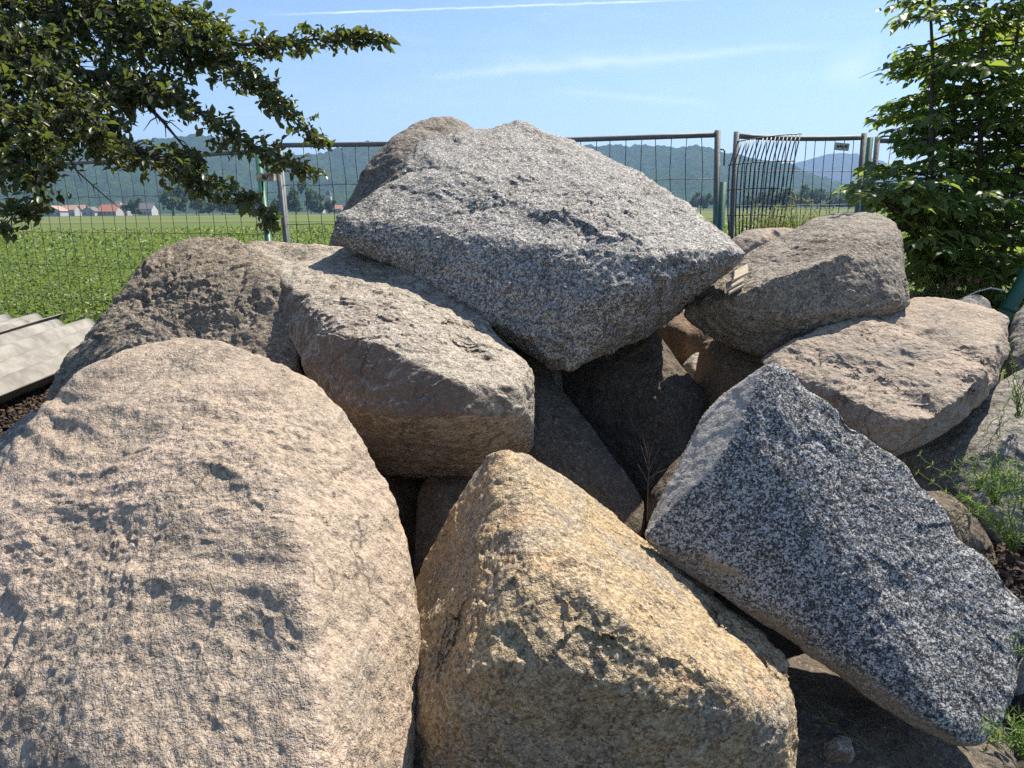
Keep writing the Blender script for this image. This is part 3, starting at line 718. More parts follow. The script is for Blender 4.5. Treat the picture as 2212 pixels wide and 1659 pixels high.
boulder('boulder', 'filler boulder added to darken the hole between the rounded boulder and the brown block', M['dark'],  # filler added behind the hole so that it reads black
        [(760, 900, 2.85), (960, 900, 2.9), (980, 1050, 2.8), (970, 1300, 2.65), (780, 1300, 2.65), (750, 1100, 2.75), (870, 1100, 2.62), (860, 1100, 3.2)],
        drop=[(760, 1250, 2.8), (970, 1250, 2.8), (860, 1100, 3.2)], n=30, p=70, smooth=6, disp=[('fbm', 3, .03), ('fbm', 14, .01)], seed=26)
for o in list(COL.objects):
    if o.name.startswith('boulder'): o['group'] = GRP

# ------------------------------------------------------------------ materials of the rest
M['galv'] = plain_mat('galvanised_steel', (.19, .20, .20), 0.65, 0.15, c2=(.15, .145, .135), scale=14, bump=.002)
M['wire'] = plain_mat('weathered_wire', (.13, .14, .13), 0.6, 0.3, c2=(.09, .075, .06), scale=10)
M['dark_wire'] = plain_mat('dark_green_wire', (.03, .045, .045), 0.5, 0.1, c2=(.05, .05, .045), scale=15)
M['green_paint'] = plain_mat('green_paint', (.02, .14, .085), 0.45, 0.0, c2=(.035, .10, .07), scale=12, bump=.001)
M['worn_paint'] = plain_mat('worn_white_paint', (.55, .57, .54), 0.7, 0.0, c2=(.03, .15, .09), scale=16, thr=(.48, .54))
M['rust'] = plain_mat('rusty_clamp', (.62, .56, .40), 0.7, 0.2, c2=(.22, .11, .05), scale=30)
M['concrete'] = plain_mat('concrete', (.33, .32, .30), 0.9, bump=.004)
M['plate'] = plain_mat('sign_plate', (.80, .80, .77), 0.5, c2=(.66, .65, .60), scale=30)
M['ink'] = plain_mat('dark_print', (.06, .06, .06), 0.6)
M['sheet_cream'] = plain_mat('cream_fibre_cement', (.30, .285, .25), 0.85, c2=(.17, .16, .14), scale=7, bump=.002)
M['sheet_shaded'] = plain_mat('shaded_fibre_cement', (.27, .285, .29), 0.85, c2=(.20, .21, .21), scale=5, bump=.002)  # same sheet material as the cream, with shade put into the colour
M['bark'] = plain_mat('bark', (.085, .065, .05), 0.9, c2=(.045, .036, .03), scale=30, bump=.006)
M['twig'] = plain_mat('dry_twig', (.16, .125, .095), 0.9, c2=(.09, .07, .055), scale=40)
M['straw'] = plain_mat('dry_stem', (.36, .30, .17), 0.9, c2=(.22, .19, .09), scale=30)
M['wood'] = plain_mat('split_wood', (.55, .47, .36), 0.8, c2=(.42, .35, .26), scale=40, bump=.002)
M['chip'] = leaf_mat('mulch_chip', (.10, .065, .045), (.035, .025, .02), 0.0, rough=0.9)
M['chipbed'] = plain_mat('mulch', (.05, .035, .027), 0.95, c2=(.025, .018, .014), scale=60, bump=.02)
M['leaf_left'] = leaf_mat('cotoneaster_leaf', (.048, .068, .030), (.095, .108, .05), 0.30, (.22, .28, .045), 0.36)
M['spent'] = leaf_mat('spent_flower', (.17, .11, .05), (.10, .07, .04), 0.1, (.2, .12, .04), 0.9)
M['leaf_right'] = leaf_mat('hornbeam_leaf', (.055, .098, .026), (.11, .165, .042), 0.46, (.34, .45, .06), 0.42)
M['crop'] = leaf_mat('crop_leaf', (.085, .14, .034), (.135, .19, .052), 0.34, (.27, .36, .06), 0.45)
M['cleaver'] = leaf_mat('cleavers_leaf', (.10, .19, .035), (.17, .26, .06), 0.4, (.32, .45, .07), 0.6)
M['weed'] = leaf_mat('weed_leaf', (.16, .19, .06), (.24, .23, .09), 0.35, (.35, .38, .10), 0.7)
M['far_leaf'] = leaf_mat('far_tree_leaf', (.035, .07, .02), (.06, .10, .03), 0.25, (.12, .2, .03), 0.7)
M['flower'] = leaf_mat('pink_flower', (.62, .22, .26), (.7, .34, .36), 0.3, (.8, .3, .35), 0.7)
M['whitewall'] = plain_mat('white_render', (.42, .42, .41), 0.9, var=.08)
M['greywall'] = plain_mat('grey_render', (.48, .47, .45), 0.9, var=.1)
M['redroof'] = plain_mat('red_roof_tile', (.42, .17, .10), 0.85, c2=(.33, .13, .08), scale=2)
M['paleroof'] = plain_mat('pale_red_roof_tile', (.45, .27, .20), 0.85, c2=(.38, .22, .16), scale=2)
M['greyroof'] = plain_mat('grey_roof_tile', (.16, .15, .15), 0.85, c2=(.11, .105, .10), scale=2)
M['pane'] = plain_mat('window_glass', (.05, .06, .07), 0.15)


# ------------------------------------------------------------------ ground, field, hills
def ground_mat():
    m, t = new_mat('ground')
    pos = t.n('ShaderNodeNewGeometry').outputs['Position']
    sep = t.n('ShaderNodeSeparateXYZ', {0: pos})
    n1 = t.noise(pos, 0.12, 5, 0.6); n2 = t.noise(pos, 2.5, 5, 0.65); n3 = t.noise(t.vmath('MULTIPLY', pos, (.02, .12, 1)), 1.0, 4, 0.6)
    yy = t.math('ADD', sep.outputs[1], t.math('MULTIPLY', t.math('SUBTRACT', n1, .5), 8.0))
    yy = t.math('ADD', yy, t.math('MULTIPLY', sep.outputs[0], 0.06))
    lg = t.math('LOGARITHM', t.math('MAXIMUM', yy, 1.0), 10.0)
    f = t.math('DIVIDE', lg, 3.2)
    l = lambda d: math.log10(d) / 3.2
    crop, tan, grass, dark = (.075, .135, .032), (.20, .19, .075), (.10, .15, .04), (.055, .085, .03)
    band = t.ramp(f, [(0.0, crop), (l(46), crop), (l(52), (.13, .16, .05)), (l(58), tan), (l(72), (.17, .18, .065)), (l(80), grass), (l(104), grass), (l(110), dark), (l(118), dark), (l(124), (.16, .17, .06)), (l(190), grass), (l(300), (.14, .16, .06)), (l(420), dark)])
    band = t.mix(t.math('MULTIPLY', t.ramp(n3, [(.4, 0), (.65, 1)]), .45), band, tan)
    band = t.mix(t.math('MULTIPLY', t.ramp(n2, [(.35, 0), (.7, 1)]), .35), band, (.06, .10, .025))
    soil = t.mix(t.ramp(n2, [(.4, 0), (.6, 1)]), (.09, .07, .05), (.05, .04, .03))
    col = t.mix(t.math('MULTIPLY', t.math('SUBTRACT', sep.outputs[1], 6.4), 3.0, clamp=True), soil, band)
    bp = t.n('ShaderNodeBump', {'Strength': .8, 'Distance': .12, 'Height': t.noise(pos, 6, 5, .7)})
    b = t.n('ShaderNodeBsdfPrincipled', {'Base Color': col, 'Roughness': .95, 'Normal': bp})
    b.inputs['Specular IOR Level'].default_value = 0.1
    t.n('ShaderNodeOutputMaterial', {'Surface': b})
    return m


def polar_grid(t0, t1, nt, r0, r1, nr, hfun, name, mat):
    th = np.linspace(R(t0), R(t1), nt); rr = np.linspace(0, 1, nr)
    T, Q = np.meshgrid(th, rr); T = T.ravel(); Q = Q.ravel()
    rad = r0 + (r1 - r0) * Q
    x, y = np.sin(T) * rad, np.cos(T) * rad
    z = hfun(T, Q, x, y)
    i = np.arange(nt * nr).reshape(nr, nt)
    f = np.stack([i[:-1, :-1], i[:-1, 1:], i[1:, 1:], i[1:, :-1]], -1).reshape(-1, 4)
    return tag(link(name, mesh_np(name, np.stack([x, y, z], 1), f, True), mat), kind='structure')


gm = MB(); gm.add([(-9000, -40, 0), (9000, -40, 0), (9000, 12000, 0), (-9000, 12000, 0)], [(0, 1, 2, 3)])
tag(link('ground', gm.mesh('ground'), ground_mat()), kind='structure')


def forest_mat(name, c1, c2, c3):
    m, t = new_mat(name)
    pos = t.n('ShaderNodeNewGeometry').outputs['Position']
    v = t.n('ShaderNodeSeparateColor', {'Color': t.vor(pos, 0.085)})
    col = t.mix(v.outputs[0], c1, c2)
    col = t.mix(t.ramp(t.noise(pos, .012, 5, .6), [(.42, 0), (.62, 1)]), col, c3)
    bp = t.n('ShaderNodeBump', {'Strength': 1.0, 'Distance': 3.0, 'Height': t.noise(pos, .35, 4, .7)})
    b = t.n('ShaderNodeBsdfPrincipled', {'Base Color': col, 'Roughness': 1.0, 'Normal': bp})
    b.inputs['Specular IOR Level'].default_value = 0.0
    t.n('ShaderNodeOutputMaterial', {'Surface': b})
    return m


def ridge_profile(pts):
    az = []; el = []
    for (px, py) in pts:
        d = ray(px, py); az.append(math.atan2(d.x, d.y)); el.append(d.z / math.hypot(d.x, d.y))
    return np.array(az), np.array(el)


def hill(name, pts, r0, r1, nt, nr, t0, t1, mat, tree, amp, sharp=1.0):
    az, el = ridge_profile(pts)

    def h(T, Q, x, y):
        e = np.interp(T, az, el)
        top = e * r1 + EYE.z
        prof = np.clip(Q / 0.9, 0, 1); prof = prof ** 1.25 * (1 - 0.12 * np.sin(prof * np.pi))
        p = np.stack([x, y, np.zeros_like(x)], 1)
        base = top * prof + fbm(p / 260., 4) * 42 * np.sin(np.clip(prof, 0, 1) * np.pi)
        base = np.where(Q > 0.9, top - (Q - 0.9) * 400, base)
        b1, b2 = worley(p / tree)
        cone = np.clip(1 - b1, 0, 1)
        canopy = cone * amp * (0.75 + 0.7 * np.clip(pnoise(p / 60.), -.6, .8))
        return base + canopy * np.clip(prof * 12, 0, 1) - 2.0
    return polar_grid(t0, t1, nt, r0, r1 * 1.04, nr, h, name, mat)


hill('hills', [(-900, 345), (-300, 330), (0, 330), (180, 318), (330, 305), (430, 296), (500, 300), (560, 322), (620, 338), (700, 334), (745, 318), (790, 310), (860, 316), (1000, 330), (1180, 326), (1262, 318), (1330, 318), (1400, 320), (1470, 320), (1536, 321), (1581, 336), (1657, 353), (1711, 361), (1800, 395), (1900, 425), (2100, 440), (2600, 440)],
     1150, 2000, 540, 120, -42, 36, forest_mat('forest', (.018, .046, .012), (.052, .092, .024), (.028, .058, .022)), 14.0, 15.0)
hill('far_hills', [(-900, 320), (0, 345), (600, 360), (1500, 370), (1640, 380), (1720, 352), (1760, 340), (1796, 331), (1850, 331), (1917, 352), (1990, 372), (2100, 350), (2300, 330), (2700, 330)],
     3000, 4300, 420, 70, -42, 42, forest_mat('far_forest', (.022, .048, .016), (.034, .062, .022), (.028, .05, .022)), 20.0, 10.0)


# ------------------------------------------------------------------ leaves
def leaf_base(L, W, fold=0.25, droop=0.15):
    m = [(0, 0, 0), (0, .32 * L, 0), (0, .68 * L, -.3 * droop * L), (0, L, -droop * L)]
    e = [(.40 * W, .30 * L, fold * W), (.46 * W, .62 * L, fold * W - .2 * droop * L)]
    v = m + [(-x, y, z) for x, y, z in e] + e
    f = [(0, 1, 4), (1, 5, 4), (1, 2, 5), (2, 3, 5), (0, 6, 1), (1, 6, 7), (1, 7, 2), (2, 7, 3)]
    return np.array(v), np.array(f)


def frames(d, up):
    """rotation matrices whose y column is d and whose z column leans to up"""
    y = d / (np.linalg.norm(d, axis=1)[:, None] + 1e-9)
    x = np.cross(y, up); x /= np.linalg.norm(x, axis=1)[:, None] + 1e-9
    z = np.cross(x, y)
    return np.stack([x, y, z], -1)


def scatter(bv, bf, pos, rot, size):
    n = len(pos)
    v = np.einsum('nij,kj->nki', rot, bv) * size[:, None, None] + pos[:, None, :]
    f = bf[None] + (np.arange(n) * len(bv))[:, None, None]
    return v.reshape(-1, 3), f.reshape(-1, bf.shape[1])


def rvec(n, s=1.0): return np.random.normal(size=(n, 3)) * s


def proj(w):
    q = (np.asarray(w) - np.array(EYE)) @ np.array(CAMROT)
    return PW / 2 + FPX * q[:, 0] / -q[:, 2], PH / 2 - FPX * q[:, 1] / -q[:, 2], -q[:, 2]


def leaf_parts(thing, bv, bf, pos, rot, size, mat, keep=300, name='leaf'):
    """the leaves that show largest as objects of their own, the rest as one part of the thing"""
    px, py, dd = proj(pos)
    inside = (px > -10) & (px < PW + 10) & (py > -10) & (py < PH)
    sc = np.where(inside, size / dd, 0) * (1 + 0.4 * np.random.rand(len(pos)))
    order = np.argsort(-sc)
    a, b = order[:keep], order[keep:]
    me = mesh_np(name, bv, bf, True); me.materials.append(mat)
    base = np.array(thing.location)
    for i in a:
        o = link(name, me, None, thing)
        mt = np.eye(4); mt[:3, :3] = rot[i] * size[i]; mt[:3, 3] = pos[i] - base
        o.matrix_local = Matrix(mt.tolist())
    v, f = scatter(bv, bf, pos[b] - base, rot[b], size[b])
    me2 = mesh_np('foliage', v, f, True); me2.materials.append(mat)
    tag(link('foliage', me2, None, thing), kind='stuff')


def polyline(pts, n):
    pts = np.array(pts); s = np.concatenate([[0], np.cumsum(np.linalg.norm(np.diff(pts, axis=0), axis=1))])
    t = np.linspace(0, s[-1], n)
    return np.stack([np.interp(t, s, pts[:, k]) for k in range(pts.shape[1])], 1)


# ------------------------------------------------------------------ crop field
def make_crop():
    n = 205000
    u = np.random.rand(n); r0, r1 = 6.6, 62.0
    rr = 1 / (1 / r0 - u * (1 / r0 - 1 / r1))
    th = np.random.uniform(R(-44), R(30), n)
    pos = np.stack([np.sin(th) * rr, np.cos(th) * rr, np.zeros(n)], 1)
    pos = pos[pos[:, 1] > 6.5]
    n = len(pos); rr = np.hypot(pos[:, 0], pos[:, 1])
    pl = np.floor(pos[:, :2] / .32) * .32 + .16            # plants stand about 0.3 m apart and their leaves gather round them
    k = .55 + .25 * np.random.rand(n)
    pos[:, :2] = pos[:, :2] * k[:, None] + (pl + (pnoise(np.c_[pl * 5.1, pl[:, :1]])[:, None] * .12)) * (1 - k)[:, None]
    pos[:, 2] = .30 + .14 * np.random.rand(n) ** .6 + .05 * pnoise(np.c_[pos[:, :2] * .5, np.zeros(n)])
    d = rvec(n); d[:, 2] = .1 + .7 * np.random.rand(n)
    up = rvec(n, .35); up[:, 2] += 1
    size = np.random.uniform(.42, .85, n) * np.clip(rr / 14, 1, 3.2)
    bv = np.array([(0, 0, 0), (-.030, .045, .012), (0, .10, -.018), (.030, .045, .012)]); bf = np.array([(0, 3, 2), (0, 2, 1)])
    v, f = scatter(bv, bf, pos, frames(d, up), size)
    me = mesh_np('crop', v, f); me.materials.append(M['crop'])
    tag(link('crop', me), 'dense green leafy crop covering the field behind the fence', 'crop', kind='stuff')


make_crop()


# ------------------------------------------------------------------ far trees, houses
def far_tree_meshes(k):
    rs = np.random.RandomState(40 + k)
    n = 520
    lobes = rs.normal(size=(9, 3)) * (.30, .30, .22) + (0, 0, .60)
    c = lobes[rs.randint(0, 9, n)]
    q = rs.normal(size=(n, 3)); q /= np.linalg.norm(q, axis=1)[:, None]
    pos = c + q * (.10 + .13 * rs.rand(n))[:, None]
    pos[:, 2] = np.clip(pos[:, 2], .16, 1.02)
    np.random.seed(90 + k)
    rot = frames(rvec(n), rvec(n))
    bv = np.array([(-.5, 0, 0), (0, -.4, .1), (.5, 0, 0), (0, .45, .1)]); bf = np.array([(0, 1, 2), (0, 2, 3)])
    v, f = scatter(bv, bf, pos, rot, rs.uniform(.12, .22, n))
    cr = mesh_np('crown', v, f); cr.materials.append(M['far_leaf'])
    tb = MB(); tb.tube([(0, 0, -.01), (.01, 0, .2), (0, .01, .45)], [.035, .028, .015], 6)
    tb.tube([(0, .005, .25), (.12, .02, .5)], [.018, .008], 5); tb.tube([(0, .005, .28), (-.13, -.03, .55)], [.018, .008], 5)
    tr = tb.mesh('trunk', True); tr.materials.append(M['bark'])
    return cr, tr


FT = [far_tree_meshes(k) for k in range(5)]
ORD = ['first', 'second', 'third', 'fourth', 'fifth', 'sixth', 'seventh', 'eighth', 'ninth', 'tenth', 'eleventh', 'twelfth', 'thirteenth', 'fourteenth', 'fifteenth', 'sixteenth', 'seventeenth', 'eighteenth', 'nineteenth', 'twentieth', 'twenty-first', 'twenty-second', 'twenty-third', 'twenty-fourth']


def far_tree(px, y, h, wid, k, label, group):
    o = empty('tree', PYZ(px, y, 0), label, 'tree', group)
    for nm, me in zip(('crown', 'trunk'), FT[k % 5]):
        c = link(nm, me, None, o); c.scale = (wid * .9, wid * .9, h * 1.2); c.rotation_euler = (0, 0, k * 1.3)


rt = random.Random(5)
far_tree(375, 400, 11.5, 15.5, 0, 'broad round tree at the field edge right of the village houses', 'trees along the far field edge')
far_tree(640, 410, 13, 12.5, 1, 'tall dark tree at the field edge right of the grey fence post', 'trees along the far field edge')
far_tree(288, 430, 7.5, 8, 2, 'small bushy tree between the orange roofed house and the grey roofed house', 'trees along the far field edge')
lst = [(425, 425, 8, 10), (452, 440, 8, 9), (480, 435, 7.5, 9), (505, 440, 7, 8), (530, 430, 9, 10), (556, 440, 10, 10), (600, 430, 9, 9), (672, 430, 9.5, 9), (690, 440, 8, 10), (712, 445, 6, 8)]
for i, (px, y, h, wd) in enumerate(lst):
    far_tree(px, y, h, wd, i + 3, f'{ORD[i]} tree from left in the low tree row beyond the field, left half', 'trees along the far field edge')
lst = [(1500, 520, 9, 10), (1520, 500, 8, 9), (1545, 510, 8, 11), (1612, 500, 7, 10), (1640, 480, 8, 10), (1662, 460, 10, 11), (1690, 450, 9, 12), (1712, 470, 9, 10), (1738, 450, 11, 12), (1765, 470, 9, 12), (1800, 480, 8, 13), (1835, 470, 8, 12), (1870, 480, 7, 12), (1905, 480, 8, 12)]
for i, (px, y, h, wd) in enumerate(lst):
    far_tree(px, y, h, wd, i + 1, f'{ORD[i]} tree from left in the far tree row right of the largest boulder', 'trees along the far field edge')


def house(px0, px1, y, wall_h, roof_h, label, wall, roof, gable_front=False, depth=9, wins=3, z0=0.0, chimney=False):
    a, b = PYZ(px0, y, z0), PYZ(px1, y, z0); wd = b.x - a.x; c = (a + b) / 2
    o = empty('house', c, label, 'house', 'village houses beyond the field')
    m = MB(); hw, hd = wd / 2, depth / 2
    m.box((0, 0, wall_h / 2), (wd, depth, wall_h))
    if gable_front: m.add([(-hw, -hd, wall_h), (hw, -hd, wall_h), (0, -hd, wall_h + roof_h)], [(0, 1, 2)]); m.add([(-hw, hd, wall_h), (hw, hd, wall_h), (0, hd, wall_h + roof_h)], [(0, 2, 1)])
    else: m.add([(-hw, -hd, wall_h), (-hw, hd, wall_h), (-hw, 0, wall_h + roof_h)], [(0, 2, 1)]); m.add([(hw, -hd, wall_h), (hw, hd, wall_h), (hw, 0, wall_h + roof_h)], [(0, 1, 2)])
    link('wall', m.mesh('wall'), M[wall], o)
    m = MB(); ov, th = .5, .25
    if gable_front:
        for s in (-1, 1):
            p = [(s * (hw + ov), -hd - ov, wall_h - ov * roof_h / hw), (0, -hd - ov, wall_h + roof_h), (0, hd + ov, wall_h + roof_h), (s * (hw + ov), hd + ov, wall_h - ov * roof_h / hw)]
            m.add([(x, yy, z + .02) for x, yy, z in p] + [(x, yy, z + th) for x, yy, z in p], [(0, 1, 2, 3), (4, 7, 6, 5), (0, 4, 5, 1), (3, 2, 6, 7), (0, 3, 7, 4)])
    else:
        for s in (-1, 1):
            p = [(-hw - ov, s * (hd + ov), wall_h - ov * roof_h / hd), (-hw - ov, 0, wall_h + roof_h), (hw + ov, 0, wall_h + roof_h), (hw + ov, s * (hd + ov), wall_h - ov * roof_h / hd)]
            m.add([(x, yy, z + .02) for x, yy, z in p] + [(x, yy, z + th) for x, yy, z in p], [(0, 1, 2, 3), (4, 7, 6, 5), (0, 4, 5, 1), (3, 2, 6, 7), (0, 3, 7, 4)])
    rf = link('roof', m.mesh('roof'), M[roof], o)
    if chimney: link('chimney', MB().box((wd * .2, .6, wall_h + roof_h), (.8, .8, 1.8)).mesh('chimney'), M['greywall'], rf)
    wm = MB().box((0, 0, 0), (1.1, .12, 1.3)).mesh('window'); wm.materials.append(M['pane'])
    for st in range(2 if wall_h > 4.5 else 1):
        for k in range(wins):
            q = link('window', wm, None, o); q.location = (-hw + wd * (k + .5) / wins, -hd - .04, 1.6 + st * 2.6)
    o.scale = (.86, .86, .86)
    return o


house(100, 143, 455, 3.6, 3.2, 'white gabled house at the left end of the far village', 'whitewall', 'paleroof', True, 10, 3)
house(138, 172, 480, 4.4, 3.0, 'pale red roofed house behind the leftmost white gable house', 'whitewall', 'paleroof', False, 9, 3)
house(160, 190, 505, 4.6, 3.2, 'far house with pale roof peeking above the village row', 'whitewall', 'paleroof', False, 9, 2)
house(183, 215, 450, 3.2, 2.6, 'low white house with dull roof left of the orange roofed house', 'whitewall', 'greyroof', True, 9, 2)
house(219, 263, 455, 3.0, 4.2, 'large orange red roofed house in the far village', 'whitewall', 'redroof', False, 11, 4, chimney=True)
house(264, 284, 470, 4.6, 3.0, 'narrow white house right of the orange roofed house', 'whitewall', 'greyroof', True, 9, 1)
house(303, 338, 470, 4.4, 3.6, 'house with dark grey roof at the right end of the left village row', 'greywall', 'greyroof', False, 10, 3)
house(678, 702, 560, 6.0, 4.0, 'grey house below the hill left of the church tower', 'greywall', 'greyroof', True, 9, 2)
house(722, 742, 520, 3.4, 2.6, 'small red roofed house beside the largest boulder', 'whitewall', 'redroof', False, 9, 2)
house(255, 266, 640, 9.5, 3.5, 'tall pale block behind the orange roofed house', 'greywall', 'greyroof', False, 9, 2)
c = PYZ(712, 640, 0); o = empty('church_tower', c, 'pale church tower with pointed roof below the wooded hill', 'tower')
link('wall', MB().box((0, 0, 7), (4.2, 4.2, 14)).mesh('wall'), M['greywall'], o)
mm = MB(); mm.add([(-2.4, -2.4, 14), (2.4, -2.4, 14), (2.4, 2.4, 14), (-2.4, 2.4, 14), (0, 0, 19)], [(0, 1, 4), (1, 2, 4), (2, 3, 4), (3, 0, 4), (0, 3, 2, 1)])
link('roof', mm.mesh('roof'), M['greyroof'], o)
for z in (6, 11.5): link('window', MB().box((0, -2.13, z), (.8, .1, 1.6)).mesh('window'), M['pane'], o)


# ------------------------------------------------------------------ construction fence
def fence_panel(a, b, label, pitch, hgap, lean=(0, 0), wavy=.004, foot=True, post_r=.021, zb=.06, seed=0, wire_r=.0029):
    """a and b: tops of the two posts; posts run down to the ground"""
    rs = random.Random(seed)
    A, B = Vector(a), Vector(b); base = Vector((A.x, A.y, 0))
    o = empty('mesh_fence', base, label, 'fence', 'construction fence panels behind the pile')
    ln = Vector((lean[0], lean[1], 0))
    along = (B - A); L = along.length; e = along / L

    def pt(s, z):                                           # s metres along the panel, z height
        top = A + e * s
        k = z / max(top.z, .1)
        return Vector((top.x, top.y, 0)) + ln * (1 - k) + Vector((0, 0, z)) - base
    tall = MB().tube([pt(0, .0), pt(0, A.z + .03)], post_r, 10); link('post', tall.mesh('post', True), M['galv'], o)
    tall = MB().tube([pt(L, .0), pt(L, B.z + .03)], post_r, 10); link('post', tall.mesh('post', True), M['galv'], o)
    pts = [A + e * s - base + Vector((0, 0, -.012 * math.sin(math.pi * s / L))) for s in np.linspace(0, L, 9)]
    link('top_rail', MB().tube(pts, post_r * .88, 10).mesh('top_rail', True), M['galv'], o)
    link('bottom_rail', MB().tube([pt(.02, zb + .08), pt(L - .02, zb + .08)], post_r * .85, 8).mesh('bottom_rail', True), M['galv'], o)
    n = int(L / pitch)
    zt = min(A.z, B.z)
    for k in range(1, n):
        s = L * k / n; top = (A + e * s).z
        ph = rs.random() * 6
        pp = [pt(s + wavy * math.sin(ph + z * 9) + rs.uniform(-1, 1) * wavy * .6, z) for z in np.linspace(zb + .08, top - .012, 16)]
        link('vertical_wire', MB().tube(pp, wire_r, 5).mesh('vertical_wire', True), M['wire'], o)
    z = zt - hgap
    while z > zb + .12:
        pp = [pt(s, z + wavy * .8 * math.sin(s * 17 + z * 7)) + Vector((0, .004, 0)) for s in np.linspace(.01, L - .01, 24)]
        link('horizontal_wire', MB().tube(pp, wire_r, 5).mesh('horizontal_wire', True), M['wire'], o)
        z -= hgap
    if foot:
        for s in (0, L):
            f = MB(); q = pt(s, 0); f.box((q.x, q.y, .07), (.24, .62, .14)); link('foot', f.mesh('foot'), M['concrete'], o)
    return o


pl_r = PZ(604, 322, 1.98); pl_m = PZ(200, 345, 1.98); dl = (pl_m - pl_r).normalized()
fence_panel(PZ(-70, 364, 1.98), pl_r, 'leftmost fence panel of wire mesh partly hidden by the hanging branches', .165, .33, (.02, 0), .009, seed=1)
p2a, p2b = PZ(596, 314, 2.0), PZ(1550, 291, 2.0)
fence_panel(p2a, p2b, 'long wire mesh fence panel running behind the largest boulder', .105, .30, (.06, 0), .006, seed=2)
p3a, p3b = PZ(1591, 294, 2.0), PZ(1866, 297, 2.0)
fence_panel(p3a, p3b, 'narrow fence panel carrying a small sign plate, left of the leafy tree', .075, .245, (0, 0), .003, seed=3)
p4a = PZ(1895, 304, 2.0); p4b = p4a + Vector((2.6, .25, 0))
fence_panel(p4a, p4b, 'rightmost fence panel mostly hidden behind the leafy tree', .11, .30, (0, 0), .005, seed=4)

# clamp joining panels one and two, hook on the long panel
q = PZ(604, 322, 1.98)
cl = empty('fence_clamp', P(575, 383, 5.55), 'pale rusty clamp plate holding the green post to the grey fence post', 'clamp')
link('plate', MB().box((0, 0, 0), (.125, .05, .055)).mesh('plate'), M['rust'], cl)
link('bolt', MB().tube([(0, -.02, 0), (0, -.05, 0)], .016, 6).mesh('bolt'), M['bark'], cl)
hp = PZ(1550, 291, 2.0)
link('hook', MB().tube([Vector((.02, 0, -.02)), Vector((.045, -.005, -.02)), Vector((.055, -.005, -.035)), Vector((.055, -.005, -.13))], .006, 6).mesh('hook', True), M['galv'], [c_ for c_ in COL.objects if c_.name == 'mesh_fence.001'][0]).location = hp - Vector((p2a.x, p2a.y, 0)) + Vector((0, 0, -.08))


def post(top, bottom_xy, r, label, mat='green_paint', flat=False, worn=None, cap=False):
    t = Vector(top); b = Vector((bottom_xy[0], bottom_xy[1], -.02))
    o = empty('green_post', (b.x, b.y, 0), label, 'post')
    link('shaft', MB().tube([b - o.location, t - o.location], r, 12).mesh('shaft', True), M[mat], o)
    if worn:
        q0 = b.lerp(t, worn[0]) - o.location; q1 = b.lerp(t, worn[1]) - o.location
        link('paint_band', MB().tube([q0, q1], r * 1.03, 12, False).mesh('paint_band', True), M['worn_paint'], o, )
    return o


g1 = P(558, 340, 5.62); g1b = P(584, 560, 5.5)
ax = (g1b - g1); gb = g1 + ax * (g1.z / -ax.z * 1.0)
post(g1, (gb.x, gb.y), .024, 'green post with worn white paint beside the grey fence post, left', worn=(.52, .68))
g2 = P(1562, 393, 5.35); post(g2, (g2.x - .03, g2.y), .026, 'short green stake standing in the gap between two fence panels')
g3 = P(1880, 297, 5.45); post(g3, (g3.x - .02, g3.y), .022, 'green post at the left side of the leafy tree')
lp0, lp1 = P(2180, 664, 3.85), P(2275, 495, 3.75)
lo = empty('leaning_post', (lp0.x, lp0.y, 0), 'thick green post leaning at the right edge above the pile', 'post')
dv = (lp1 - lp0).normalized()
link('shaft', MB().tube([lp0 - dv * 1.1 - lo.location, lp1 + dv * .6 - lo.location], .036, 14).mesh('shaft', True), M['green_paint'], lo)
link('end_collar', MB().tube([lp0 - dv * .02 - lo.location, lp0 + dv * .012 - lo.location], .039, 14).mesh('end_collar', True), M['green_paint'], lo)
cb = [P(2062, 660, 3.9), P(2085, 642, 3.9), P(2110, 630, 3.88), P(2140, 622, 3.86), P(2172, 628, 3.84)]
tag(link('cable', MB().tube(cb, .004, 6).mesh('cable', True), M['plate']), 'thin pale cable looping to the foot of the leaning green post', 'cable')

# torn-off bar mat leaning on the narrow panel
bm_ = empty('bar_mat', P(1628, 505, 5.05), 'dark bent bar mat leaning on the narrow fence panel', 'bar mat')
rows = [((1592, 306), (1732, 289), 5.10), ((1573, 357), (1718, 348), 5.04), ((1570, 411), (1709, 408), 5.02), ((1570, 466), (1697, 468), 5.0), ((1573, 520), (1686, 522), 4.98), ((1575, 600), (1680, 604), 4.96)]
nb = 16
for k in range(nb):
    pp = []
    for (l, r, d) in rows:
        f = (k + .3) / (nb - .4); pp.append(P(l[0] + (r[0] - l[0]) * f, l[1] + (r[1] - l[1]) * f, d + .03 * math.sin(k * 1.9)) - bm_.location)
    q = polyline([tuple(x) for x in pp], 14)
    link('bar', MB().tube(q, .0046, 6).mesh('bar', True), M['dark_wire'], bm_)
for (l, r, d) in rows:
    for dz in (-.006, .006):
        a, b = P(l[0], l[1], d + dz), P(r[0], r[1], d + dz)
        pp = [a.lerp(b, t) + Vector((0, 0, .008 * math.sin(t * 3.1))) - bm_.location for t in np.linspace(0, 1, 8)]
        link('cross_bar', MB().tube(pp, .0036, 6).mesh('cross_bar', True), M['dark_wire'], bm_)

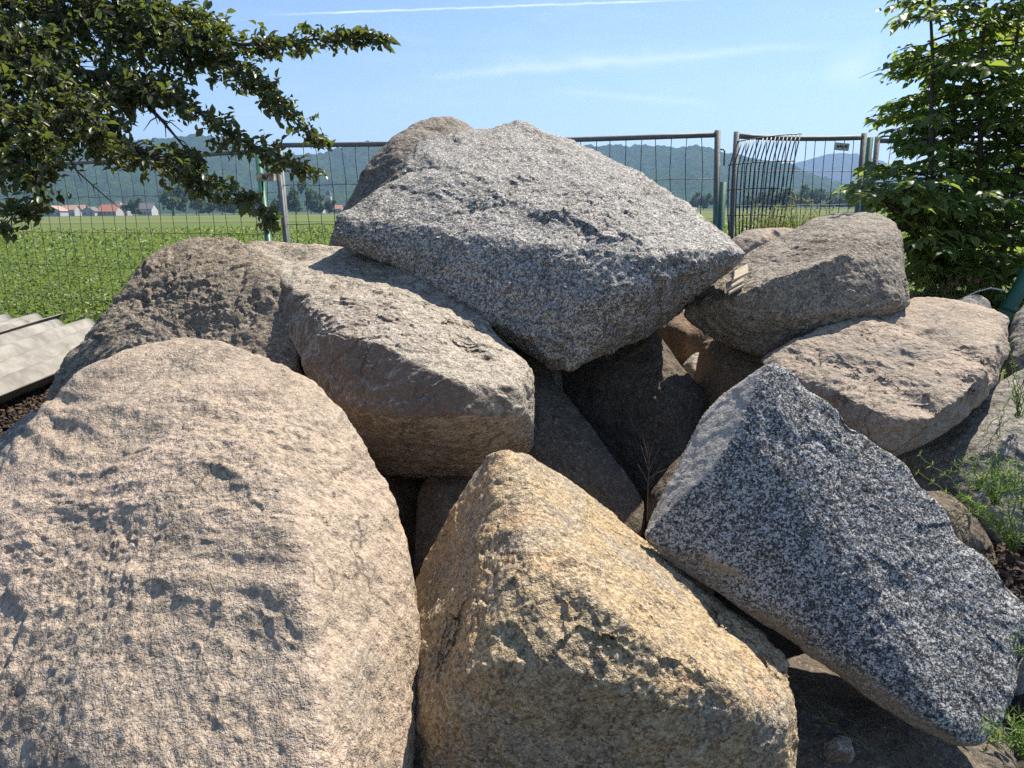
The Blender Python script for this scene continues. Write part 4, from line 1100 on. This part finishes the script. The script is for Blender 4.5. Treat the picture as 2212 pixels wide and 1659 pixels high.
# small sign plate on the narrow panel
sp = empty('sign_plate', P(1819, 317, 5.30), 'small pale plate with worn print on the narrow fence panel', 'sign')
ry = Matrix.Rotation(R(5), 3, 'Y')
link('plate', MB().box((0, 0, 0), (.098, .004, .05), ry).mesh('plate'), M['plate'], sp)
for k, (x, wdt) in enumerate(((-.03, .014), (-.012, .012), (.004, .01), (.026, .018))):
    link('print', MB().box(ry @ Vector((x, -.0035, .004 * (k % 2))), (wdt, .001, .014), ry).mesh('print'), M['ink'], sp)

# ------------------------------------------------------------------ corrugated sheets and mulch at the left
nx, ny = 90, 90
xs = np.linspace(-4.6, -0.9, nx); ys = np.linspace(1.2, 5.9, ny)
X, Y = np.meshgrid(xs, ys); X = X.ravel(); Y = Y.ravel()
Z = .77 * np.exp(-((((X + 2.55) / 1.25) ** 2) ** 2 + (((Y - 3.5) / 1.7) ** 2) ** 2) * .8) + .02 * fbm(np.c_[X * 5, Y * 5, X * 0], 4) - .02
ii = np.arange(nx * ny).reshape(ny, nx)
ff = np.stack([ii[:-1, :-1], ii[:-1, 1:], ii[1:, 1:], ii[1:, :-1]], -1).reshape(-1, 4)
mul = empty('mulch_heap', (-2.55, 3.1, 0), 'heap of dark brown bark mulch at the left edge below the corrugated sheets', 'mulch')
hm = mesh_np('heap', np.c_[X + 2.55, Y - 3.1, Z], ff, True); hm.materials.append(M['chipbed']); link('heap', hm, None, mul)
np.random.seed(21)
n = 9000
cx = np.random.uniform(-2.5, -1.2, n); cy = np.random.uniform(1.9, 3.4, n)
cz = .77 * np.exp(-((((cx + 2.55) / 1.25) ** 2) ** 2 + (((cy - 3.5) / 1.7) ** 2) ** 2) * .8) + .02 * fbm(np.c_[cx * 5, cy * 5, cx * 0], 4) - .02 + np.random.uniform(0, .012, n)
bv = np.array([(-.5, 0, -.1), (.5, 0, -.1), (.45, .3, .1), (-.4, .3, .1), (0, .12, .25)]); bf = np.array([(0, 1, 4), (1, 2, 4), (2, 3, 4), (3, 0, 4), (0, 2, 1), (0, 3, 2)])
up = rvec(n, .5); up[:, 2] += 1
v, f = scatter(bv, bf, np.c_[cx + 2.55, cy - 3.1, cz], frames(rvec(n) * (1, 1, .35), up), np.random.uniform(.012, .04, n))
cm = mesh_np('chips', v, f); cm.materials.append(M['chip']); tag(link('chips', cm, None, mul), kind='stuff')


def corrugated(o0, e1, e2, L, Wd, label, mat, pitch=.177, amp=.034, seed=0):
    """o0: near corner, e1 runs along the waves, e2 across them"""
    rs = np.random.RandomState(seed)
    o = empty('corrugated_sheet', o0, label, 'corrugated sheet', 'corrugated sheets at the left edge')
    nu, nv = 26, int(Wd / pitch * 12)
    e1 = Vector(e1).normalized(); e2 = Vector(e2); e2 = (e2 - e1 * e2.dot(e1)).normalized(); n3 = e1.cross(e2); n3 = n3 if n3.z > 0 else -n3
    vs = []; fs = []
    for th in (0, -.007):
        for i in range(nu):
            for j in range(nv):
                s = j / (nv - 1) * Wd; q = i / (nu - 1) * L
                if i in (0, nu - 1): q += .006 * math.sin(s * 31 + seed) * (1 if i else -1)
                hgt = amp * math.cos(2 * math.pi * s / pitch) + .006 * math.sin(q * 3 + s * 2 + seed)
                vs.append(e1 * q + e2 * s + n3 * (hgt + th))
    N1 = nu * nv
    for i in range(nu - 1):
        for j in range(nv - 1):
            a = i * nv + j; fs.append((a, a + 1, a + nv + 1, a + nv)); fs.append((N1 + a, N1 + a + nv, N1 + a + nv + 1, N1 + a + 1))
    for i in range(nu - 1):
        for j in (0, nv - 1): a = i * nv + j; fs.append((a, a + nv, N1 + a + nv, N1 + a))
    for j in range(nv - 1):
        for i in (0, nu - 1): a = i * nv + j; fs.append((a, N1 + a, N1 + a + 1, a + 1))
    m = MB(); m.add(vs, fs); me = m.mesh('sheet', True); me.materials.append(M[mat])
    sh = link('sheet', me, None, o)
    return o


u1 = Vector((-.02, 1, .035)); u2 = Vector((-1, 0, .0))
c1 = Vector((-1.98, 2.35, .76))
corrugated(c1, u1, u2, 2.32, .95, 'pale cream corrugated sheet lying nearest on the mulch heap', 'sheet_cream', seed=1, pitch=.19)
corrugated(c1 + Vector((-.798, .06, .010)), u1, u2, 2.42, .95, 'middle corrugated sheet in dappled shade behind the nearest one', 'sheet_cream', seed=2, pitch=.19)
corrugated(c1 + Vector((-1.596, -.1, .022)), u1, u2, 2.75, .95, 'leftmost corrugated sheet, coloured bluish grey as if in shade, with jagged end by the fence', 'sheet_shaded', seed=3, pitch=.19)

# ------------------------------------------------------------------ left tree: hanging cotoneaster-like branches
def make_left_tree():
    np.random.seed(31); rs = random.Random(31)
    tb = P(-620, 900, 3.7); tb.z = 0
    o = empty('tree', tb, 'dark small leaved tree whose branches hang in from the upper left', 'tree')
    B0 = np.array(tb)
    crotch = tb + Vector((.1, -.05, 1.55)); head = tb + Vector((.25, -.1, 2.55))
    link('trunk', MB().tube([Vector((0, 0, -.05)), Vector((.04, -.02, .8)), crotch - tb, head - tb], [.10, .085, .075, .05], 10).mesh('trunk', True), M['bark'], o)
    S = lambda pts: [np.array(P(*q)) for q in pts]
    brs = [
        (crotch, [(-150, 60, 3.2), (0, 30, 3.05), (150, 38, 2.95), (300, 50, 2.88), (430, 78, 2.82), (520, 97, 2.78), (600, 92, 2.75), (680, 85, 2.72), (740, 76, 2.70), (790, 82, 2.70), (836, 91, 2.70)], [.20, .20, .19, .17, .13, .085, .06, .045, .035, .012, .006], 1.0),
        (head, [(100, 20, 3.0), (300, 60, 2.9), (400, 90, 2.85), (480, 130, 2.8), (545, 170, 2.76), (592, 215, 2.72), (640, 258, 2.7), (685, 296, 2.68), (702, 314, 2.67)], [.16, .15, .13, .10, .075, .06, .05, .035, .012], 1.0),
        (crotch, [(-60, 120, 2.95), (120, 150, 2.85), (250, 165, 2.8), (340, 195, 2.76), (420, 235, 2.72), (490, 285, 2.68), (550, 318, 2.65), (610, 345, 2.63), (650, 362, 2.62), (682, 374, 2.62)], [.18, .17, .15, .11, .085, .07, .06, .05, .025, .01], 1.0),
        (crotch, [(-100, 200, 2.85), (60, 240, 2.75), (170, 275, 2.7), (270, 310, 2.66), (350, 345, 2.62), (410, 378, 2.6), (470, 408, 2.58), (520, 424, 2.57), (555, 432, 2.56), (578, 462, 2.56), (582, 492, 2.56)], [.17, .16, .15, .10, .075, .06, .055, .04, .02, .02, .015], 1.0),
        (crotch, [(-160, 260, 2.7), (-40, 300, 2.6), (40, 345, 2.52), (80, 395, 2.48), (75, 430, 2.46), (30, 462, 2.45), (5, 500, 2.45)], [.17, .15, .12, .08, .05, .045, .03], 1.1),
        (head, [(-150, 40, 2.9), (50, 110, 2.75), (130, 190, 2.66), (190, 260, 2.6), (240, 320, 2.55), (262, 352, 2.54)], [.2, .19, .15, .11, .05, .02], 1.0),
        (head, [(-150, -80, 3.0), (80, -40, 2.95), (250, -10, 2.92), (380, 20, 2.9), (440, 40, 2.9), (485, 62, 2.9)], [.2, .17, .13, .09, .06, .02], .9),
        (head, [(-300, 80, 2.8), (-120, 160, 2.65), (0, 230, 2.55), (60, 290, 2.5), (120, 330, 2.48)], [.2, .2, .17, .12, .06], 1.0),
        (crotch, [(100, 130, 2.95), (280, 190, 2.85), (350, 260, 2.75), (400, 320, 2.7), (425, 370, 2.68)], [.12, .10, .08, .05, .02], .8),
    ]
    cents = []; dirs = []
    for root, pts, rad, dens in brs:
        W = [np.array(root)] + S(pts)
        m = len(W)
        rr = [max(.020 * (1 - k / (m - 1)) ** 1.3, .0020) for k in range(m)]
        link('branch', MB().tube([Vector(q - B0) for q in W], rr, 6).mesh('branch', True), M['bark'], o)
        W2 = np.array(W[1:]); RR = np.array(rad)
        Q = polyline(np.c_[W2, RR], 400)
        seg = np.linalg.norm(np.diff(W2, axis=0), axis=1).sum()
        n = int(seg * 205 * dens * (0.45 + RR.mean() * 8))
        idx = np.random.randint(0, 400, n * 2)
        pk = (0.25 + Q[idx, 3] / Q[:, 3].max()); idx = idx[np.random.rand(len(idx)) < pk][:n]
        off = rvec(len(idx)); off /= np.linalg.norm(off, axis=1)[:, None]
        off *= (np.random.rand(len(idx)) ** .5 * Q[idx, 3])[:, None]; off[:, 2] *= .85
        c = Q[idx, :3] + off; c[:, 2] -= .25 * np.abs(Q[idx, 3]) * np.random.rand(len(idx))
        tan = Q[np.minimum(idx + 6, 399), :3] - Q[np.maximum(idx - 6, 0), :3]; tan /= np.linalg.norm(tan, axis=1)[:, None] + 1e-9
        cents.append(c); dirs.append(tan * .8 + off * 4)
        tw = MB()
        for k in range(0, len(idx), 3):
            a = Q[max(idx[k] - 12, 0), :3] - B0; b = c[k] - B0
            mid = (a + b) / 2 + np.array((0, 0, .01))
            tw.tube([Vector(a), Vector(mid), Vector(b)], [.0028, .002, .0012], 4, False)
        link('twigs', tw.mesh('twigs'), M['bark'], o)['kind'] = 'stuff'
    c = np.concatenate(cents); d = np.concatenate(dirs)
    px, py, _ = proj(c)
    ok = (px > -120) & (py > -140)
    # openings where the sky shows through
    for hx, hy, hr in ((190, 150, 22), (345, 268, 42), (412, 290, 40), (470, 222, 26), (200, 230, 10), (300, 235, 18)):
        ok &= (np.hypot(px - hx, py - hy) > hr)
    c, d = c[ok], d[ok]
    per = 6
    n = len(c) * per
    pos = np.repeat(c, per, 0) + rvec(n, .010)
    dd = np.repeat(d, per, 0) * .6 + rvec(n, .75); dd[:, 2] -= .05
    up = rvec(n, .55); up[:, 2] += .8; up[:, 1] -= .2
    size = np.random.uniform(.5, 1.3, n)
    bv, bf = leaf_base(.034, .019, .28, .12)
    leaf_parts(o, bv, bf, pos, frames(dd, up), size, M['leaf_left'])
    m = len(c) // 2
    cc = c[np.random.permutation(len(c))[:m]]
    k = 6; pos = np.repeat(cc, k, 0) + rvec(m * k, .008) - np.array((0, .008, 0))
    bv2 = np.array([(-.5, 0, 0), (0, -.5, .2), (.5, 0, 0), (0, .5, .2)]); bf2 = np.array([(0, 1, 2), (0, 2, 3)])
    v, f = scatter(bv2, bf2, pos - B0, frames(rvec(m * k), rvec(m * k)), np.random.uniform(.006, .012, m * k))
    me = mesh_np('spent_flowers', v, f); me.materials.append(M['spent']); tag(link('spent_flowers', me, None, o), kind='stuff')
    # bare dead twig below the mass
    q = [P(*p) - tb for p in ((140, 330, 2.6), (165, 368, 2.6), (200, 400, 2.6), (232, 428, 2.6), (262, 452, 2.6))]
    dt = MB().tube(q, [.004, .003, .0025, .002, .001], 5)
    dt.tube([q[1], P(186, 368, 2.6) - tb], [.0018, .001], 4).tube([q[1], P(178, 395, 2.6) - tb], [.0018, .001], 4).tube([q[2], P(212, 395, 2.6) - tb], [.0018, .001], 4).tube([q[2], P(206, 424, 2.6) - tb], [.0018, .001], 4)
    link('dead_twig', dt.mesh('dead_twig'), M['twig'], o)
    return o


make_left_tree()


# ------------------------------------------------------------------ right tree
def make_right_tree():
    np.random.seed(77)
    tb = P(2110, 700, 4.5); tb.z = 0
    o = empty('tree', tb, 'leafy green multi stemmed tree at the right edge behind the pile', 'tree')
    B0 = np.array(tb)
    XM = [(-80, 1905), (0, 1912), (60, 1900), (100, 1935), (150, 1915), (200, 1865), (225, 1850), (262, 1852), (290, 1910), (325, 1935), (340, 1900), (352, 1830), (375, 1815), (400, 1825), (440, 1850), (470, 1900), (500, 1965), (660, 1975), (760, 1990)]
    ym, xm = zip(*XM) if False else ([a for a, b in XM], [b for a, b in XM])
    stems = [[(2085, 690, 4.5), (2060, 560, 4.45), (2020, 440, 4.4), (2010, 300, 4.35), (2015, 120, 4.35), (2005, -60, 4.35)],
             [(2110, 690, 4.5), (2100, 540, 4.5), (2120, 380, 4.45), (2115, 200, 4.4), (2130, 0, 4.4), (2120, -120, 4.4)],
             [(2140, 690, 4.55), (2170, 520, 4.5), (2200, 360, 4.5), (2190, 150, 4.5), (2210, -50, 4.5)],
             [(2100, 690, 4.5), (2040, 590, 4.3), (1990, 530, 4.2), (1940, 470, 4.1), (1895, 420, 4.05)],
             [(2150, 690, 4.6), (2230, 500, 4.7), (2290, 250, 4.8), (2300, 0, 4.8)],
             [(2080, 690, 4.7), (2030, 500, 4.8), (2060, 300, 4.8), (2060, 60, 4.8)],
             [(2060, 690, 4.4), (2020, 620, 4.3), (2000, 540, 4.25), (1950, 460, 4.2), (1880, 405, 4.2)]]
    pos = []; dr = []; ups = []
    tw = MB()
    for si, st in enumerate(stems):
        W = np.array([np.array(P(*q)) for q in st]); W[0][2] = 0
        m = len(W)
        link('stem', MB().tube([Vector(q - B0) for q in polyline(W, 18)], list(np.linspace(.028, .006, 18)), 7).mesh('stem', True), M['bark'], o)
        Q = polyline(W, 300)
        nb = 66 if si != 3 else 44
        for k in range(nb):
            i = np.random.randint(60 if si < 3 else 100, 300)
            a = Q[i]
            az = np.random.uniform(0, 2 * math.pi); ln = np.random.uniform(.32, .9) * (1.1 - .35 * i / 300) * (0.6 if si == 3 else 1)
            dirh = np.array((math.cos(az), math.sin(az), np.random.uniform(.05, .5)))
            for _try in range(9):
                pts = [a + dirh * ln * t + np.array((0, 0, -.30 * ln * t * t)) for t in np.linspace(0, 1, 6)]
                tx, ty, _ = proj(np.array(pts[-1:]))
                if tx[0] > np.interp(ty[0], ym, xm) + 18: break
                ln *= .85
            tw.tube([Vector(p - B0) for p in pts], [.006, .005, .004, .003, .002, .0012], 4, False)
            subs = [pts]
            for s in range(3):
                b = pts[np.random.randint(1, 5)]; sg = np.random.choice((-1, 1))
                sd = np.array((-dirh[1] * sg, dirh[0] * sg, .1)) * .8 + dirh * .6
                l2 = ln * np.random.uniform(.3, .55)
                q = [b + sd * l2 * t + np.array((0, 0, -.28 * l2 * t * t)) for t in np.linspace(0, 1, 5)]
                tw.tube([Vector(p - B0) for p in q], [.003, .0025, .002, .0015, .001], 4, False); subs.append(q)
            for q in subs:
                q = np.array(q); Ls = np.linalg.norm(q[-1] - q[0]); nl = max(int(Ls / .032), 3)
                qq = polyline(q, nl + 2); tg = (qq[-1] - qq[0]) / (np.linalg.norm(qq[-1] - qq[0]) + 1e-9)
                sdv = np.cross(tg, (0, 0, 1))
                for j in range(1, nl + 2):
                    sgn = 1 if j % 2 else -1
                    dv_ = tg * np.random.uniform(.3, .9) + sdv * sgn * np.random.uniform(.5, 1.0) + np.array((0, 0, np.random.uniform(-.55, .10)))
                    pos.append(qq[j] + np.random.normal(size=3) * .008); dr.append(dv_); ups.append((np.random.normal() * .3, np.random.normal() * .3 - .05, 1))
    pos = np.array(pos); dr = np.array(dr); ups = np.array(ups)
    px, py, dd = proj(pos)
    lim = np.interp(py, ym, xm)
    ok = (px > lim + np.random.normal(size=len(px)) * 9) & (px < PW + 220) & (py > -160) & (pos[:, 2] > .1)
    pos, dr, ups = pos[ok], dr[ok], ups[ok]
    print('right tree leaves', len(pos))
    link('twigs', tw.mesh('twigs'), M['bark'], o)['kind'] = 'stuff'
    bv, bf = leaf_base(.074, .040, .16, .22)
    leaf_parts(o, bv, bf, pos, frames(dr, ups), np.random.uniform(.55, 1.25, len(pos)), M['leaf_right'])
    return o


make_right_tree()


# ------------------------------------------------------------------ small plants
def whorl_plant(stems, label, whorl=.035, seg=.045, seed=0, mat='cleaver', name='cleavers_plant', nl=7):
    rs = np.random.RandomState(seed); np.random.seed(seed)
    b = P(*stems[0][0]); o = empty(name, b, label, 'plant')
    B0 = np.array(b); pos = []; dr = []
    for st in stems:
        W = polyline(np.array([np.array(P(*q)) for q in st]), 22)
        W += rs.normal(size=W.shape) * .003
        link('stem', MB().tube([Vector(q - B0) for q in W], list(np.linspace(.0017, .0009, 22)), 5).mesh('stem', True), M[mat], o)
        L = np.linalg.norm(np.diff(W, axis=0), axis=1).sum(); k = max(int(L / seg), 2)
        Q = polyline(W, k + 1)
        for i in range(1, k + 1):
            t = Q[i] - Q[i - 1]; t /= np.linalg.norm(t) + 1e-9
            a = np.cross(t, (.3, .5, .8)); a /= np.linalg.norm(a); bb = np.cross(t, a)
            for j in range(nl):
                an = 2 * math.pi * j / nl + i
                pos.append(Q[i]); dr.append(a * math.cos(an) + bb * math.sin(an) + t * .45 + rs.normal(size=3) * .12)
    pos = np.array(pos); dr = np.array(dr); n = len(pos)
    bv = np.array([(0, 0, 0), (-.08, .55, .02), (0, 1, 0), (.08, .55, .02)]); bf = np.array([(0, 3, 2), (0, 2, 1)])
    up = rvec(n, .4); up[:, 2] += 1
    v, f = scatter(bv, bf, pos - B0, frames(dr, up), rs.uniform(.6, 1.1, n) * whorl * .62)
    me = mesh_np('leaves', v, f); me.materials.append(M[mat]); tag(link('leaves', me, None, o), kind='stuff')
    return o


def sprout(px, py, d, n, spread, length, seed, droop=.3):
    rs = np.random.RandomState(seed); out = []
    for k in range(n):
        a = rs.uniform(-1, 1); l = length * rs.uniform(.5, 1.1)
        x1, y1 = px + a * spread * .4, py - l * .45; x2, y2 = px + a * spread, py - l * (1 - droop * abs(a))
        out.append([(px + rs.uniform(-8, 8), py, d), (x1, y1, d - rs.uniform(0, .06)), (x2, y2, d - rs.uniform(0, .12))])
    return out


whorl_plant(sprout(2190, 1190, 2.12, 16, 120, 190, 1) + [[(2140, 1130, 2.12), (2060, 1040, 2.16), (1985, 985, 2.2)], [(2160, 1150, 2.12), (2080, 1085, 2.15), (2000, 1035, 2.2), (1950, 1000, 2.22)]] + sprout(2215, 1110, 2.1, 8, 60, 130, 9),
            'bright green cleavers sprawling over the pale boulder at the right edge', seed=1)
whorl_plant(sprout(2200, 900, 2.4, 9, 90, 170, 2) + sprout(2150, 1090, 2.2, 14, 80, 130, 12) + sprout(2110, 1060, 2.24, 8, 60, 90, 13) + [[(2180, 850, 2.5), (2150, 960, 2.38), (2160, 1080, 2.2)], [(2200, 830, 2.5), (2120, 950, 2.36), (2080, 990, 2.34)]],
            'thin cleavers stems hanging below the grooved boulder', .026, .06, seed=2)
whorl_plant(sprout(2215, 1640, 1.42, 10, 90, 120, 3) + [[(2120, 1625, 1.45), (2180, 1590, 1.42), (2230, 1555, 1.4)], [(2212, 1420, 1.6), (2190, 1390, 1.62), (2205, 1370, 1.62)]],
            'tuft of cleavers in the bottom right corner beside the blue grey slab', seed=3)
whorl_plant([[(1722, 1496, 1.72), (1790, 1560, 1.66), (1870, 1615, 1.62), (1960, 1665, 1.6)]], 'single thin green stem lying across the flat shaded boulder', .016, .06, seed=4, nl=4)
whorl_plant(sprout(1725, 525, 4.55, 30, 75, 105, 5, .5) + sprout(1650, 525, 4.6, 16, 60, 90, 6, .5) + sprout(1790, 520, 4.6, 16, 60, 80, 16, .5), 'yellowish weeds growing by the narrow fence panel', .06, .05, seed=5, mat='weed', name='weed_plant', nl=4)
whorl_plant(sprout(2060, 660, 4.0, 14, 90, 90, 7, .4), 'light green weeds at the foot of the leafy tree', .06, .045, seed=6, mat='weed', name='weed_plant', nl=5)
# dry arching stems by the fence
ds = empty('dry_weed', P(1640, 515, 4.7), 'dry straw coloured stems arching in front of the bar mat', 'plant')
np.random.seed(8); rs = random.Random(8)
for k in range(11):
    x = 1600 + k * 14; h_ = rs.uniform(50, 120); l_ = rs.uniform(-55, 55)
    link('stem', MB().tube([P(x, 530, 4.7) - ds.location, P(x + l_ * .3, 530 - h_ * .6, 4.68) - ds.location, P(x + l_ * .8, 530 - h_, 4.65) - ds.location, P(x + l_ * 1.5, 530 - h_ * 1.02, 4.62) - ds.location], [.0022, .002, .0016, .001], 4).mesh('stem'), M['straw'], ds)
# dead seedling in the gap
dsd = empty('dried_seedling', P(1398, 1120, 2.38), 'dried leafless seedling standing in the dark gap', 'plant')
b0 = dsd.location
q = [P(1398, 1125, 2.38), P(1400, 1050, 2.38), P(1403, 985, 2.38), P(1398, 955, 2.38)]
link('stem', MB().tube([p_ - b0 for p_ in q], [.0022, .002, .0015, .001], 5).mesh('stem'), M['twig'], dsd)
for k, (y0, x1, y1) in enumerate(((1050, 1432, 1000), (1045, 1378, 1003), (1020, 1425, 968), (1015, 1385, 965), (1000, 1412, 958), (1035, 1442, 1012), (990, 1390, 950))):
    a = P(1400, y0, 2.38) - b0; b = P(x1, y1, 2.36) - b0
    link('twig', MB().tube([a, a.lerp(b, .5) + Vector((0, 0, .004)), b], [.0014, .0011, .0008], 4).mesh('twig'), M['twig'], dsd)
# pink flowers at the foot of the tree
np.random.seed(4)
for k, (px, py) in enumerate(((2096, 604), (2110, 607), (2117, 600), (2052, 613), (2066, 611))):
    c = P(px, py, 4.0)
    o = empty('pink_flower', c, f'small pink blossom at the foot of the leafy tree, {ORD[[2, 3, 4, 0, 1][k]]} from left', 'flower', 'pink blossoms below the tree')
    n = 9; d = rvec(n); bvv, bff = leaf_base(.016, .014, .2, .1)
    v, f = scatter(bvv, bff, np.zeros((n, 3)), frames(d, rvec(n)), np.random.uniform(.8, 1.2, n)); me = mesh_np('petals', v, f); me.materials.append(M['flower']); link('petals', me, None, o)
    link('stalk', MB().tube([Vector((0, .01, -.16)), Vector((0, 0, 0))], .0015, 4).mesh('stalk'), M['weed'], o)
# split wood scraps on the upper right block
def scrap(c4, d, th, label):
    pts = [P(x, y, d_ - .10) for (x, y), d_ in zip(c4, d)]
    n = (pts[1] - pts[0]).cross(pts[3] - pts[0]).normalized()
    if n.z < 0: n = -n
    m = MB(); c = sum(pts, Vector()) / 4
    m.add([p_ - c for p_ in pts] + [p_ - c - n * th for p_ in pts], [(0, 1, 2, 3), (4, 7, 6, 5), (0, 4, 5, 1), (1, 5, 6, 2), (2, 6, 7, 3), (3, 7, 4, 0)])
    me = m.mesh('wood_scrap'); me.materials.append(M['wood']); o = link('wood_scrap', me); o.location = c
    return tag(o, label, 'wood scrap', 'wood scraps on the upper right block')


scrap([(1580, 588), (1614, 570), (1617, 588), (1580, 606)], (2.90, 2.92, 2.86, 2.84), .007, 'largest flat wood scrap, topmost on the upper right block')
scrap([(1567, 612), (1606, 592), (1606, 606), (1569, 625)], (2.86, 2.87, 2.83, 2.82), .007, 'middle wood scrap on the upper right block')
scrap([(1569, 627), (1603, 610), (1607, 615), (1573, 634)], (2.83, 2.84, 2.82, 2.81), .007, 'thin wood sliver, lowest of the three scraps')

boulder('stone_flake', 'small pale stone flake lying on the flat shaded boulder, bottom right', M['tan'],
        [(1780, 1615, 1.70), (1800, 1600, 1.71), (1835, 1605, 1.71), (1842, 1625, 1.69), (1815, 1640, 1.67), (1785, 1640, 1.67), (1810, 1620, 1.65), (1810, 1640, 1.74)], n=14, p=80, smooth=1, disp=[('chip', 20, .004), ('fbm', 30, .002)], seed=41, cat='stone')
np.random.seed(55)
n = 420
lt = empty('leaf_litter', P(2190, 1215, 2.1), 'dry brown leaf litter in the gap right of the blue grey slab', 'litter'); lt['kind'] = 'stuff'
c0 = np.array(P(2195, 1235, 2.08)); lp = c0 + np.random.normal(size=(n, 3)) * (.10, .12, .012)
bvv, bff = leaf_base(.03, .018, .3, .3); up = rvec(n, .7); up[:, 2] += 1
v, f = scatter(bvv, bff, lp - np.array(lt.location), frames(rvec(n) * (1, 1, .4), up), np.random.uniform(.5, 1.3, n))
me = mesh_np('dry_leaves', v, f); me.materials.append(M['chip']); link('dry_leaves', me, None, lt)

# ------------------------------------------------------------------ haze
hz = MB().box((0, 2600, 196), (9600, 5600, 400))
hm_, t = new_mat('haze')
pv_ = t.n('ShaderNodeVolumePrincipled', {'Color': (.40, .60, 1.0), 'Density': 0.0002, 'Anisotropy': 0.2})
t.n('ShaderNodeOutputMaterial', {'Volume': pv_})
tag(link('haze', hz.mesh('haze'), hm_), 'pale blue summer haze over the plain and hills', 'haze', kind='stuff')
